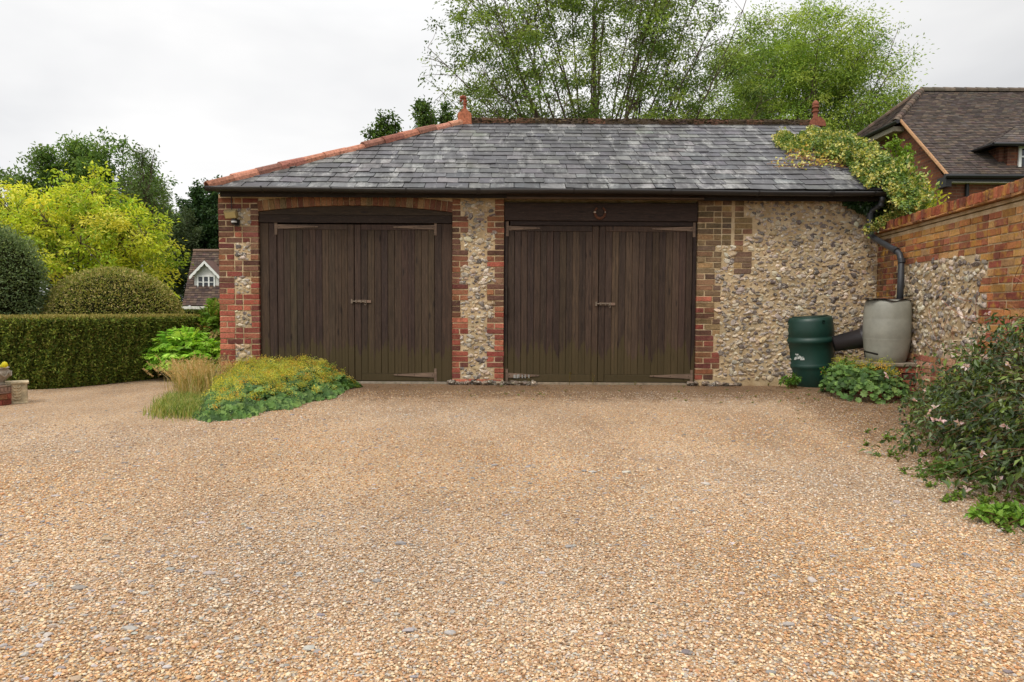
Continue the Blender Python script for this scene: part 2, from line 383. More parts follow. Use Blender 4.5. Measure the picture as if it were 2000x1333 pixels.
def pick(pal, n, jit=0.12):
    pal = np.array(pal); c = pal[rng.integers(0, len(pal), n)]
    return np.clip(c * (1 + rng.normal(0, jit, (n, 1))) * (1 + rng.normal(0, 0.03, (n, 3))), 0.004, 0.95)
def unit(v): return v / (np.linalg.norm(v, axis=-1, keepdims=True) + 1e-9)
def leaves(mb, P, D, Nn, L, W, cols, fold=0.25, wide=0.45):
    # folded pointed leaves: base P, direction D, surface normal Nn
    n = len(P); D = unit(D); S = unit(np.cross(D, Nn)); U = np.cross(S, D)
    L = np.broadcast_to(L, (n,))[:, None]; W = np.broadcast_to(W, (n,))[:, None]
    V = np.stack([P, P + D * L * wide + S * W / 2 + U * W * fold, P + D * L - U * L * 0.08, P + D * L * wide - S * W / 2 + U * W * fold], 1).reshape(-1, 3)
    i = (np.arange(n) * 4)[:, None]
    mb.add(V, np.concatenate([i + np.array([[0, 1, 2]]), i + np.array([[0, 2, 3]])]), np.repeat(cols, 4, 0))
def discs(mb, P, Nn, rad, cols, n=10, cup=0.25, lob=0.15):
    # round scalloped, slightly cupped leaves
    m = len(P); Nn = unit(Nn); A = unit(np.cross(Nn, rng.normal(size=(m, 3)))); B = np.cross(Nn, A)
    a = np.linspace(0.12, 2 * np.pi - 0.12, n); rr = 1 - lob * (np.arange(n) % 2)
    rad = np.broadcast_to(rad, (m,))[:, None, None]
    wav = rng.normal(0, 0.06, (m, n, 1))
    ring = P[:, None] + rad * (rr[None, :, None] * (np.cos(a)[None, :, None] * A[:, None] + np.sin(a)[None, :, None] * B[:, None]) + (cup + wav) * Nn[:, None])
    V = np.concatenate([P[:, None], ring], 1).reshape(-1, 3)
    i = (np.arange(m) * (n + 1))[:, None, None]; j = np.arange(1, n)
    Fa = (i + np.stack([np.zeros_like(j), j, j + 1], -1)[None]).reshape(-1, 3)
    mb.add(V, Fa, np.repeat(cols, n + 1, 0))
def bez(p0, p1, p2, n):
    t = np.linspace(0, 1, n)[:, None]; return (1 - t) ** 2 * p0 + 2 * t * (1 - t) * p1 + t * t * p2

# ------------------------------------------------------------------ ground
mb = MB(); mb.add([[-300, -60, -0.012], [300, -60, -0.012], [300, 500, -0.012], [-300, 500, -0.012]], np.array([0, 1, 2, 3]))
tag(mb.build('ground', M_lawn), kind='structure')
mb = MB()
poly = [(-9, -4), (7, -4), (7, 2), (5.2, 5), (5.2, 9.6), (-3.9, 9.6), (-4.2, 11.5), (-5.0, 15), (-7, 19), (-10, 24), (-14, 24), (-11, 16), (-8, 11), (-14, 9), (-14, -4)]
mb.add([(x, y, 0) for x, y in poly], np.arange(len(poly)))
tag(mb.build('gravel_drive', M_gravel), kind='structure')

# loose stones
NP = 170000
u = rng.uniform(0, 1, NP); Yp = 1.25 * (8.6 / 1.25) ** u
Xp = rng.uniform(-0.95, 0.95, NP) * (Yp + 0.3)
k = ~((Xp < -2.9) & (Yp > 6.0)); Xp, Yp = Xp[k], Yp[k]; n = len(Xp)
pp = [lin(188, 142, 92), lin(206, 166, 116), lin(214, 184, 146), lin(196, 150, 100), lin(178, 128, 80), lin(210, 186, 152), lin(150, 116, 82), lin(172, 160, 146), lin(208, 178, 134)]
sz = rng.uniform(0.0024, 0.0056, n) * (0.9 + 0.06 * Yp) * np.where(rng.uniform(0, 1, n) < .05, 1.5, 1)
S = np.c_[sz * rng.uniform(0.8, 1.4, n), sz * rng.uniform(0.8, 1.4, n), sz * rng.uniform(0.5, 0.85, n)]
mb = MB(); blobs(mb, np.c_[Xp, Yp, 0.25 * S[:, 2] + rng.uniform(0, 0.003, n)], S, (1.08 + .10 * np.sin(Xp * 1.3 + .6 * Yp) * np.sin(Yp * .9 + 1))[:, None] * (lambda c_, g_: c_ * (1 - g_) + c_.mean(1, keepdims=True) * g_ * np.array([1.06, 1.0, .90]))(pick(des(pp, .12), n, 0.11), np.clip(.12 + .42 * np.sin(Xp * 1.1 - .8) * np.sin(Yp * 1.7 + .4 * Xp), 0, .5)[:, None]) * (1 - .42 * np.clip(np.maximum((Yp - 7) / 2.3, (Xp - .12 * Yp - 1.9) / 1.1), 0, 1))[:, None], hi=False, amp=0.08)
# bigger grey flat stones, mostly near
n = 4600; Yp = 1.3 + 5.5 * rng.uniform(0, 1, n) ** 1.4; Xp = rng.uniform(-0.9, 0.9, n) * Yp
kk = (np.sin(Xp * 1.7 + 1) * np.sin(Yp * 1.9) + rng.normal(0, .6, n)) > -.1; Xp, Yp = Xp[kk], Yp[kk]; n = len(Xp)
sz = rng.uniform(0.005, 0.0115, n) * np.where(rng.uniform(0, 1, n) < 0.05, 1.9, 1)
S = np.c_[sz * rng.uniform(0.9, 1.6, n), sz * rng.uniform(0.7, 1.1, n), sz * 0.45]
gp = [lin(158, 152, 146), lin(168, 162, 156), lin(136, 128, 122), lin(180, 172, 164), lin(160, 140, 120), lin(140, 134, 132)]
blobs(mb, np.c_[Xp, Yp, S[:, 2] * 0.45], S, pick(gp, n, 0.12), hi=True, amp=0.12, R3=np.array([np.array(Matrix.Rotation(a, 3, 'Z')) for a in rng.uniform(0, 6.28, n)]))
tag(mb.build('gravel_stones', M_pebble), 'loose tan and grey stones scattered over the gravel drive', None, kind='stuff')

# ================================================================== GARAGE
FY = 9.30
XL = at(428, 560, FY).x; XR = at(1712, 560, FY).x
D1a, D1b = at(506, 580, FY).x, at(883, 580, FY).x
D2a, D2b = at(984, 580, FY).x, at(1361, 580, FY).x
EY = FY - 0.26
EZ = at(1000, 369, EY).z
RYg = FY + 2.8
RZ = at(1250, 243, RYg).z
XE0 = at(408, 350, EY).x; XE1 = at(1746, 378, EY).x
XR0 = at(908, 241, RYg).x; XR1 = at(1592, 243, RYg).x
WT = EZ - 0.048
CH = 0.0762
print('garage', XL, XR, D1a, D1b, D2a, D2b, 'EZ', EZ, 'RZ', RZ, XE0, XE1, XR0, XR1)
gar = thing('garage', (0.45, FY, 0), 'old brick and flint garage with slate hipped roof and two pairs of dark timber doors', 'garage')
zA = at(507, 413, FY).z; zB = at(690, 401.5, FY).z; zDoor = at(700, 436, FY).z
zD2 = at(1170, 432, FY).z; zL2 = at(1170, 396, FY).z
# solid wall core (mortar), with openings
mb = MB(); c0 = 0.008
BD = 5.6
mb.box(XL + .006, D1a - .004, FY + c0, FY + .24, -.1, WT)
mb.box(D1b + .004, D2a - .004, FY + c0, FY + .24, -.1, WT)
mb.box(D2b + .004, XR + .3, FY + c0, FY + .24, -.1, WT)
na = 16; xs = np.linspace(D1a - .004, D1b + .004, na)
cx = (D1a + D1b) / 2; hw = (D1b - D1a) / 2
arc = lambda x: zA + (zB - zA) * (1 - ((x - cx) / hw) ** 2)
mb.prism([(x, arc(x) + .004) for x in xs] + [(xs[-1], WT), (xs[0], WT)], FY + c0, FY + .24)
mb.box(D2a - .004, D2b + .004, FY + .1, FY + .24, zL2 - .02, WT)
mb.box(XL, XL + .22, FY + .24, FY + BD, -.1, WT); mb.box(XR + .08, XR + .3, FY + .24, FY + BD, -.1, WT)
mb.box(XL + .22, XR + .08, FY + BD - .22, FY + BD, -.1, WT)
wall = mb.build('wall', M_mortar, gar)

RED = [lin(168, 74, 48), lin(178, 84, 54), lin(150, 62, 44), lin(186, 96, 62), lin(140, 66, 50), lin(120, 62, 52)]
RED = des(RED, .26)
BRN = [lin(122, 84, 66), lin(136, 92, 70), lin(108, 78, 66), lin(150, 100, 74), lin(128, 96, 78), lin(98, 72, 62)]
OCH = [lin(132, 112, 84), lin(120, 100, 80), lin(140, 108, 86), lin(130, 110, 84), lin(112, 92, 78), lin(148, 122, 88)]
def bcol(z, zone):
    if zone == 'left': p = RED if z < 1.35 + rng.normal(0, .15) else BRN + RED[4:]
    elif zone == 'mid': p = RED if z < 0.95 + rng.normal(0, .2) else BRN
    else: p = (RED[4:] + BRN) if z < 0.9 + rng.normal(0, .25) else OCH
    if zone == 'mid' and rng.uniform() < 0.04 and z < 1.2: p = [lin(100, 98, 90)]
    if rng.uniform() < 0.04: p = RED
    return pick(p, 1, 0.10)[0]
def course(mb, x0, x1, z, zone, k, y=FY, M=None, colf=None, L=0.220, H=0.108, j=0.013, dep=0.10):
    # one course of bricks from x0 to x1
    x = x0; i = k % 3
    while x < x1 - 0.03:
        w_ = L if i % 2 == 0 else H
        if zone == 'wallb': w_ = L if (i % 3) else H
        if x + w_ > x1 - 0.05: w_ = x1 - x
        col = colf(x, z) if colf else bcol(z, zone)
        mb.brick(x + rng.uniform(0, .003), x + w_ - (j if x + w_ < x1 - .001 else 0) - rng.uniform(0, .003), y + rng.normal(0, .0015), y + dep, z + j * .5 + rng.uniform(-.001, .002), z + CH - j * .5, col, c=rng.uniform(.002, .005), jit=0.0018, M=M)
        x += w_; i += 1
bL, bM_, bR, bA = MB(), MB(), MB(), MB(); flint_cells = []
nC = int(WT / CH)
xf0, xf1 = at(458, 560, FY).x, at(490, 560, FY).x
pl = [at(v_, 600, FY).x for v_ in (899, 914, 966, 951)]
jr = [at(v_, 600, FY).x for v_ in (1395, 1407, 1425, 1432, 1449, 1466)]
zq = at(1440, 545, FY).z; zj = at(1400, 482, FY).z
for k in range(nC):
    z = k * CH; ph = (k + 2) % 6 < 3
    if ph:
        course(bL, XL, xf0, z, 'left', k); course(bL, xf1, D1a, z, 'left', k + 1); flint_cells.append((xf0, xf1, z, z + CH))
    else: course(bL, XL, D1a, z, 'left', k)
    ph = k % 6 < 3
    if k == 0:
        course(bM_, D1b, D2a, z, 'mid', k)
        continue
    a_, b_ = (pl[0], pl[2]) if ph else (pl[1], pl[3])
    course(bM_, D1b, a_, z, 'mid', k + 1); course(bM_, b_, D2a, z, 'mid', k)
    flint_cells.append((a_, b_, z, z + CH))
    if z > zj: course(bR, D2b, jr[2], z, 'right', k); jx = jr[2]
    else:
        jx = jr[0] if ph else jr[1]; course(bR, D2b, jx, z, 'right', k)
    if z > zq:
        w5 = jr[5] if (not ph or z < zq + 3 * CH) else jr[4]
        course(bR, jr[3], w5, z, 'right', k + 1)
        if z <= zj: flint_cells.append((jx + .02, jr[3], z, z + CH))
        flint_cells.append((w5 + .01, XR + .02, z, z + CH))
    else: flint_cells.append((jx + .01, XR + .02, z, z + CH))
# courses above the arch, and the arch ring of soldier bricks
ringh = 0.145
for k in range(nC):
    z = k * CH
    if z > zB + ringh - 0.01: course(bA, D1a, D1b, z, 'left', k)
nr = 34; ws = (D1b - D1a) / nr
for i in range(nr):
    x = D1a + (i + .5) * ws; zc = arc(x); sl = -2 * (zB - zA) * (x - cx) / hw ** 2 * 1.0
    M = Matrix.Translation((x, 0, zc)) @ Matrix.Rotation(-math.atan(sl) * 1.0 , 4, 'Y')
    col = pick([lin(140, 104, 78), lin(150, 120, 88), lin(124, 84, 66), lin(134, 96, 72), lin(112, 76, 62), lin(128, 110, 84)], 1)[0]
    bA.brick(-ws / 2 + .004, ws / 2 - .004, FY - .003, FY + .10, 0.0, ringh - .008, col, M=M)
for q_, l_ in ((bL, 'left brick pier'), (bM_, 'brick quoins between the doors'), (bR, 'brick jamb right of the doors'), (bA, 'brick arch over the left doors')): q_.build('brickwork', M_brick, wall)['label'] = l_

# flints
FL = [lin(200, 184, 158), lin(184, 168, 144), lin(158, 146, 132), lin(192, 170, 138), lin(132, 120, 110), lin(212, 200, 180), lin(174, 150, 118), lin(104, 94, 88), lin(166, 154, 144), lin(196, 178, 152)]
def flintfill(mb, cells, sp=0.058, y=FY, density=1.0, M=None, sc=1.0):
    P = []
    xs0 = min(c[0] for c in cells); xs1 = max(c[1] for c in cells); z0 = min(c[2] for c in cells); z1 = max(c[3] for c in cells)
    row = 0; z = z0 + sp * .5
    while z < z1:
        x = xs0 + (row % 2) * sp * .6
        while x < xs1:
            px_, pz_ = x + rng.normal(0, sp * .26), z + rng.normal(0, sp * .24)
            for c in cells:
                if c[2] <= pz_ < c[3]:
                    if c[0] + .012 < px_ < c[1] - .012 and rng.uniform() < density: P.append((px_, pz_))
            x += sp * rng.uniform(1.0, 1.5)
        z += sp * .86; row += 1
    n = len(P); P = np.array(P)
    s = sp * sc * np.clip(.56 * np.exp(rng.normal(0, .28, n)), .28, 1.05)
    S = np.c_[s * rng.uniform(1.0, 1.5, n), s * rng.uniform(0.38, 0.66, n), s * rng.uniform(0.65, 0.95, n)]
    V = MB(); blobs(V, np.c_[P[:, 0], np.full(n, y + .008), P[:, 1]], S, pick(FL, n, .12), hi=True, amp=0.15, cuts=6, tilt=rng.normal(0, .4, n))
    Vv = V.V[0]
    if M is not None: Vv = xf(Vv, M)
    mb.add(Vv, [f for f in V.F], V.C[0])
for cells_, sp_ in (([c for c in flint_cells if c[1] < D1a], .046), ([c for c in flint_cells if D1b - .1 < c[0] < D2a and c[1] < D2a], .051), ([c for c in flint_cells if c[0] > D2b - .1], .051)):
    if cells_[0][1] < D1a:
        runs = []
        for c in cells_:
            if runs and abs(runs[-1][-1][3] - c[2]) < .01: runs[-1].append(c)
            else: runs.append([c])
        for r_ in runs:
            fm = MB(); flintfill(fm, r_, sp_); fm.build('flint_square', M_flint, wall)
    else: fm = MB(); flintfill(fm, cells_, sp_); fm.build('flintwork', M_flint, wall)
# rubble footing
for n, xa_, xb_ in ((60, D1b - .05, D2a + .45), (26, D2b - .1, D2b + .6)):
  mb = MB(); xs = rng.uniform(xa_, xb_, n)
  blobs(mb, np.c_[xs, FY - rng.uniform(0.0, .09, n), rng.uniform(0.0, .045, n)], np.c_[rng.uniform(.025, .065, n), rng.uniform(.02, .05, n), rng.uniform(.015, .035, n)], pick([lin(120, 108, 92), lin(96, 86, 74), lin(140, 124, 104), lin(84, 74, 62)], n, .1))
  mb.build('stone_footing', M_flint, wall)
mb = MB(); mb.box(D1a, D1b, FY + .02, FY + .3, -.02, .03, lin(150, 140, 125), jit=.002); mb.build('threshold', M_stone, wall); mb = MB(); mb.box(D2a, D2b, FY + .02, FY + .3, -.02, .028, lin(140, 126, 108), jit=.002)
mb.build('threshold', M_stone, wall)

# ---- doors
WD = [lin(80, 62, 50), lin(72, 55, 45), lin(86, 68, 53), lin(76, 58, 50), lin(66, 51, 42), lin(82, 66, 50)]
def wc(k=1.0): return pick(WD, 1, .13)[0] * k * .58
def strap(name, x, z, ln, s, h, parent, y, col):
    # T hinge: upright plate and tapering strap; s=+1 strap runs to +x
    m = MB()
    m.brick(x - .034 if s > 0 else x - .002, x + .002 if s > 0 else x + .034, y - .016, y + .004, z - .11, z + .09, col, c=.003)
    hh = h / 2
    m.prism([(x + s * .004, z - hh), (x + s * ln, z - .008), (x + s * (ln + .012), z), (x + s * ln, z + .008), (x + s * .004, z + hh)][::s], y - .010, y + .003, col * 1.1)
    for q in (.05, .5, .92):
        m.lathe([(.007, 0), (.006, .003), (0.001, .004)], 8, lin(60, 50, 44), M=Matrix.Translation((x + s * ln * q, y - .010, z)) @ Matrix.Rotation(R(90), 4, 'X'), caps=False)
    return m.build(name, M_woodh, parent)
def leaf_door(x0, x1, zt, hinge_left, lightstile=False, bolt=False, hl=.55, bot=True):
    y = FY + .055; zb = 0.035; m = MB(); st = .088
    def board(a, b_, c_, d_, k=1, ch=.006, off=0): m.brick(a + .0012, b_ - .0012, y + off, y + .035, c_, d_, wc(k), c=ch, jit=.0006)
    board(x0, x0 + st, zb, zt, 1.0); board(x1 - st, x1, zb, zt, 1.0)
    board(x0 + st, x1 - st, zt - .075, zt, 1.05, .004); board(x0 + st, x1 - st, zb, zb + .10, 1.0, .004)
    npk = round((x1 - x0 - 2 * st) / .088); xs = np.linspace(x0 + st, x1 - st, npk + 1)
    for a, b_ in zip(xs[:-1], xs[1:]):
        board(a, b_, zb + .10, zt - .075, rng.uniform(.78, 1.22), .005, .004)
        m.brick((a + b_) / 2 - .002, (a + b_) / 2 + .002, y + .0025, y + .01, zb + .102, zt - .077, wc(.85), c=.001, jit=0)   # bead
    d = m.build('door', M_woodv, gar)
    hc = lin(106, 88, 74)
    hx = x0 + .004 if hinge_left else x1 - .004; s = 1 if hinge_left else -1
    h = strap('hinge', hx, zt - .035, hl, s, .062, d, y, hc)
    if bot: strap('hinge', hx, zb + .085, hl, s, .07, d, y, hc)
    if bolt:
        bz = bolt; b_ = MB(); bx = x0 - .035; mc = lin(126, 112, 98)
        b_.box(x0 + .008, x0 + .175, y - .006, y + .002, bz - .022, bz + .022, lin(110, 92, 78))
        b_.tube([(bx, y - .016, bz), (x0 + .165, y - .016, bz)], .0085, 10, mc)
        for q in (.02, .085, .15): b_.box(x0 + q, x0 + q + .012, y - .028, y - .006, bz - .018, bz + .018, mc)
        a = np.linspace(0, 2 * np.pi, 14); b_.tube(np.c_[x0 + .15 + .014 * np.cos(a), np.full(14, y - .03), bz - .03 + .018 * np.sin(a)], .004, 6, mc)
        b_.box(x0 + .165, x0 + .225, y - .012, y - .002, bz - .018, bz + .016, lin(140, 116, 100))
        b_.build('bolt', M_metal, d)
        c_ = MB(); c_.box(bx - .012, bx + .012, y - .024, y + .002, bz - .028, bz + .028, mc); c_.build('bolt_keeper', M_metal, d)
    return d
x540, x690, x848 = at(540, 600, FY).x, at(691, 600, FY).x, at(848, 600, FY).x
zb1 = at(700, 589, FY).z; zb2 = at(1180, 594, FY).z
leaf_door(x540, x690 - .005, zDoor - .012, True)
leaf_door(x690, x848, zDoor - .012, False, bolt=zb1)
x991, x1171, x1353 = at(992, 600, FY).x, at(1170, 600, FY).x, at(1353, 600, FY).x
zt2 = at(1170, 441, FY).z
leaf_door(x991, x1171 - .005, zt2, True, hl=.42)
dr = leaf_door(x1171, x1353, zt2, False, bolt=zb2)
# frames: jamb boards + headers
fr = MB(); y = FY + .045
def fbd(m, x0, x1, z0, z1, y0=FY + .045, y1=FY + .12, k=1.0, c=.005): m = MB(); m.brick(x0, x1, y0, y1, z0, z1, wc(k), c=c, jit=.001); m.build('door_post', M_woodv, gar)
fbd(MB(), D1a + .002, x540 - .11, .03, zDoor); fbd(fr, x540 - .108, x540 - .004, .03, zDoor, k=.85)
fbd(fr, x848 + .004, x848 + .10, .03, zDoor, k=.9); fbd(fr, x848 + .102, D1b - .002, .03, zDoor)
fbd(fr, D2a + .002, x991 - .004, .03, zD2, k=.6); fbd(fr, x1353 + .004, D2b - .002, .03, zD2, k=.6)
hd = MB()
zmid = zDoor + .11
hd.brick(D1a + .002, D1b - .002, FY + .025, FY + .12, zDoor + .002, zmid - .001, wc(.75), c=.005)
hd.prism([(D1a + .002, zmid + .001), (D1b - .002, zmid + .001)] + [(x, arc(x) - .002) for x in np.linspace(D1b - .002, D1a + .002, 24)], FY + .027, FY + .12, wc(.72))
hd.build('header_board', M_woodh, gar); hd = MB()
hd.brick(D2a + .002, D2b - .002, FY + .015, FY + .12, zD2 + .002, zL2, wc(.62), c=.006)
hd.brick(D2a + .08, D2b - .06, FY + .040, FY + .118, zt2 + .004, zD2, wc(.5), c=.003)
hd.build('header_board', M_woodh, gar)
# fascia & soffit
fa = MB()
fx0, fx1 = at(990, 380, FY).x, at(1368, 380, FY).x
zfb = at(1170, 391, FY - .12).z
fa.brick(XE0 + .1, fx0 - .002, EY + .10, EY + .13, EZ - .105, EZ - .02, lin(38, 32, 29), c=.004)
fa.build('fascia', M_woodh, gar); fa = MB()
fa.brick(fx1 + .002, XE1 - .08, EY + .10, EY + .13, EZ - .125, EZ - .02, lin(36, 30, 28), c=.004)
fa.build('fascia', M_woodh, gar); fa = MB()
fa.brick(fx0, fx1, EY + .085, EY + .115, zfb + .03, EZ - .02, wc(.9), c=.004)
fa.brick(fx0, fx1, EY + .06, EY + .125, zfb, zfb + .028, wc(1.2), c=.006)
fa.build('fascia', M_woodh, gar)
sf = MB(); sf.box(XE0 + .1, XE1 - .08, EY + .13, FY + .05, EZ - .045, EZ - .03, lin(30, 26, 24)); sf.build('soffit', M_woodh, gar)

# ---- roof
slope = math.hypot(RYg - EY, RZ - EZ); sa = math.atan2(RZ - EZ, RYg - EY)
deck = MB(); th = .03
def P3(x, s, off=0.0):  # point on front roof: x, distance up slope s, offset normal
    return (x, EY + math.cos(sa) * s - math.sin(sa) * off, EZ + math.sin(sa) * s + math.cos(sa) * off)
YB = 2 * RYg - EY
V = [(XE0, EY, EZ), (XE1, EY, EZ), (XR1, RYg, RZ), (XR0, RYg, RZ), (XE0, YB, EZ), (XE1, YB, EZ)]
V = [(x, y_, z - .025) for x, y_, z in V]
deck.add(V, [np.array([[0, 1, 2, 3]]), np.array([[5, 4, 3, 2]]), np.array([[4, 0, 3]]), np.array([[1, 5, 2]]), np.array([[0, 4, 5, 1]])], lin(40, 36, 34))
roof = deck.build('roof', M_woodh, gar)
sl = MB(); g = slope / 16.3; ncs = 17
SL = [lin(84, 83, 84), lin(74, 73, 74), lin(94, 93, 92), lin(60, 59, 62), lin(80, 78, 81), lin(104, 103, 101), lin(68, 66, 70)]
for k in range(ncs):
    s0 = k * g - .04; s1 = min(s0 + g * 1.9, slope)
    if s0 > slope - .05: break
    f0 = max(0, s0) / slope; xl = XE0 + (XR0 - XE0) * f0; xr = XE1 + (XR1 - XE1) * f0 + .02
    f1 = min(1, s1 / slope); xl1 = XE0 + (XR0 - XE0) * f1
    wd = .30; x = xl - rng.uniform(0, .2) + (k % 2) * .15
    while x < xr:
        w_ = wd * rng.uniform(.85, 1.15) * (1.12 if x > 2.5 and k < 4 else 1)
        a_, b_ = max(x, xl), min(x + w_ - .010, xr)
        if b_ - a_ > .03:
            ds = rng.normal(0, .008) + (rng.uniform(-.03, .02) if rng.uniform() < .12 else 0); tw = rng.normal(0, .007)
            o0 = .017 + rng.uniform(0, .006); o1 = .002; tk = .009
            at0 = a_; at1 = max(a_, min(b_ - .001, xl1 + (0)))  # trim the top against the hip
            at1 = max(a_, xl1 if a_ < xl1 else a_); at1 = min(at1, b_ - .004)
            q = [P3(at0, s0 + ds + tw, o0 + tk), P3(b_, s0 + ds - tw, o0 + tk + rng.normal(0, .002)), P3(b_, s1, o1 + tk), P3(at1, s1, o1 + tk),
                 P3(at0, s0 + ds + tw, o0), P3(b_, s0 + ds - tw, o0), P3(b_, s1, o1), P3(at1, s1, o1)]
            sl.add(q, np.array([[0, 1, 2, 3], [4, 5, 1, 0], [5, 6, 2, 1], [7, 4, 0, 3], [7, 6, 5, 4]]), pick(SL, 1, .1)[0])
        x += w_
sl.build('slates', M_slate, roof)
# side hip, rear and gable slopes seen only from elsewhere
os_ = MB()
for (A, B, C_, D_) in [((XE0 - .01, YB, EZ), (XE0 - .01, EY, EZ), (XR0, RYg, RZ), (XR0, RYg, RZ)), ((XE1, YB, EZ), (XE0, YB, EZ), (XR0, RYg, RZ), (XR1, RYg, RZ))]:
    A, B, C_, D_ = map(np.array, (A, B, C_, D_))
    for k in range(14):
        f0, f1 = k / 14, (k + 1) / 14
        a_, b_, c_, d_ = A + (D_ - A) * f0, B + (C_ - B) * f0, B + (C_ - B) * f1, A + (D_ - A) * f1
        up = np.array([0, 0, .02]); os_.add([a_ + up, b_ + up, c_, d_], np.array([0, 1, 2, 3]), pick(SL, 1, .1)[0])
os_.build('rear_slates', M_slate, roof)
# hip and ridge tiles (half round)
def halfround(m, p0, p1, r, col, n=7, jit=.004, drop=.02):
    p0, p1 = np.array(p0), np.array(p1); d = unit(p1 - p0); s_ = unit(np.cross(d, [0, 0, 1])); u_ = np.cross(s_, d)
    a = np.linspace(R(-15), R(195), n); rr = [r * 1.08, r * .96]
    V = []
    for p, q in ((p0, rr[0]), (p1, rr[1])):
        for t in (0, .014):
            V += [p + s_ * math.cos(x) * (q - t) + u_ * (math.sin(x) * (q - t) - drop) for x in a]
    V = np.array(V) + rng.normal(0, jit * .3, (4 * n, 3))
    j = np.arange(n - 1); Fs = [np.stack([j, j + 1, 2 * n + j + 1, 2 * n + j], -1), np.stack([n + j + 1, n + j, 3 * n + j, 3 * n + j + 1], -1),
                                 np.stack([j + 1, j, n + j, n + j + 1], -1)]
    m.add(V, Fs, col)
ht = MB(); p0 = np.array(P3(XE0 - .02, -.02, .03)); p1 = np.array((XR0 - .02, RYg - .02, RZ + .03)); nt_ = 13
HT = [lin(176, 100, 66), lin(192, 112, 76), lin(166, 92, 64), lin(150, 92, 70), lin(196, 120, 84)]
HT = des([h_ * 1.12 for h_ in HT], .30)
for i in range(nt_):
    a_ = p0 + (p1 - p0) * (i / nt_); b_ = p0 + (p1 - p0) * ((i + 1.08) / nt_)
    j_ = rng.normal(0, .006, 3); halfround(ht, a_ + j_, b_ + j_, .080 + rng.uniform(-.006, .006), pick(HT, 1, .1)[0], jit=.01)
ht.build('hip_tiles', M_terra, roof)
rt = MB(); nt_ = 20
for i in range(nt_):
    a_ = np.array((XR0 + (XR1 - XR0) * i / nt_, RYg, RZ + .015)); b_ = np.array((XR0 + (XR1 - XR0) * (i + 1.05) / nt_, RYg, RZ + .015))
    j_ = np.array([0, 0, rng.normal(0, .006)]); halfround(rt, a_ + j_, b_ + j_, .095, pick([lin(88, 62, 50), lin(76, 60, 50), lin(98, 70, 56), lin(70, 60, 52)], 1, .15)[0], jit=.02)
n = 520; xs = rng.uniform(XR0, XR1, n); ang = rng.uniform(-.2, 1.4, n)
blobs(rt, np.c_[xs, RYg - .09 * np.cos(ang), RZ + .0 + .09 * np.sin(ang)], np.c_[rng.uniform(.01, .04, n), rng.uniform(.01, .02, n), rng.uniform(.006, .014, n)], pick([lin(70, 62, 40), lin(110, 96, 70), lin(60, 50, 40)], n), hi=False)
rt.build('ridge_tiles', M_mossridge, roof)
# lead flashing / bargeboard on right verge
vb = MB(); q = [P3(XE1 - .14, 0.0, .05), P3(XE1 + .05, -.06, .05), P3(XE1 + .06, .5, .05), P3(XE1 - .0, .5, .05)]
vb.add(q + [(a, b_, c_ - .03) for a, b_, c_ in q], [np.array([[0, 1, 2, 3], [4, 5, 1, 0], [5, 6, 2, 1], [6, 7, 3, 2], [7, 4, 0, 3]])], lin(170, 168, 165)); vb.build('verge_flashing', M_stone, roof)
gw = MB(); gw.prism([(EY + .3, EZ - .1), (YB - .3, EZ - .1), (RYg, RZ - .06)], 0, .1, lin(120, 80, 64), M=Matrix.Translation((XR + .3, 0, 0)) @ Matrix.Rotation(R(90), 4, 'Z')); gw.build('gable_wall', M_brick, gar)
# finials
f1 = MB(); fb_ = Vector((XR0 - .0, RYg - .02, RZ)); tcc = lin(178, 110, 82)
f1.prism([(-.13, -.05), (.13, -.05), (.12, .02), (.115, .14), (.07, .175), (.04, .215), (-.04, .215), (-.07, .175), (-.115, .14), (-.12, .02)], -.1, .1, tcc, M=Matrix.Translation(fb_))
f1.lathe([(.045, .2), (.032, .24), (.026, .31), (.036, .315), (.036, .335), (.026, .34), (.03, .38), (.034, .40)], 16, lin(150, 84, 62), M=Matrix.Translation(fb_))
a = np.linspace(R(-20), R(200), 12)
cv = np.c_[fb_.x - .03 + .045 * np.cos(a), np.full(12, fb_.y), fb_.z + .405 + .04 * np.sin(a)]
f1.tube(np.r_[[[fb_.x + .01, fb_.y, fb_.z + .36]], cv, [[cv[-1][0] + .02, fb_.y, cv[-1][2] - .02]]], [.03] * 10 + [.028, .026, .03, .022], 10, lin(140, 78, 58))
f1.build('finial', M_terra, roof, smooth=False)
f2 = MB(); fb2 = Vector((XR1, RYg, RZ)); tc2 = lin(138, 84, 66)
f2.prism([(-.15, -.04), (.15, -.04), (.13, .05), (.08, .09), (.04, .12), (-.04, .12), (-.08, .09), (-.13, .05)], -.1, .1, tc2, M=Matrix.Translation(fb2))
f2.lathe([(.05, .10), (.04, .14), (.04, .22), (.06, .225), (.06, .245), (.04, .25), (.042, .29), (.062, .295), (.065, .31), (.05, .325), (.058, .345), (.056, .375), (.035, .405), (.012, .425), (.001, .43)], 20, tc2, M=Matrix.Translation(fb2))
f2.build('finial', M_terra, roof, smooth=False)

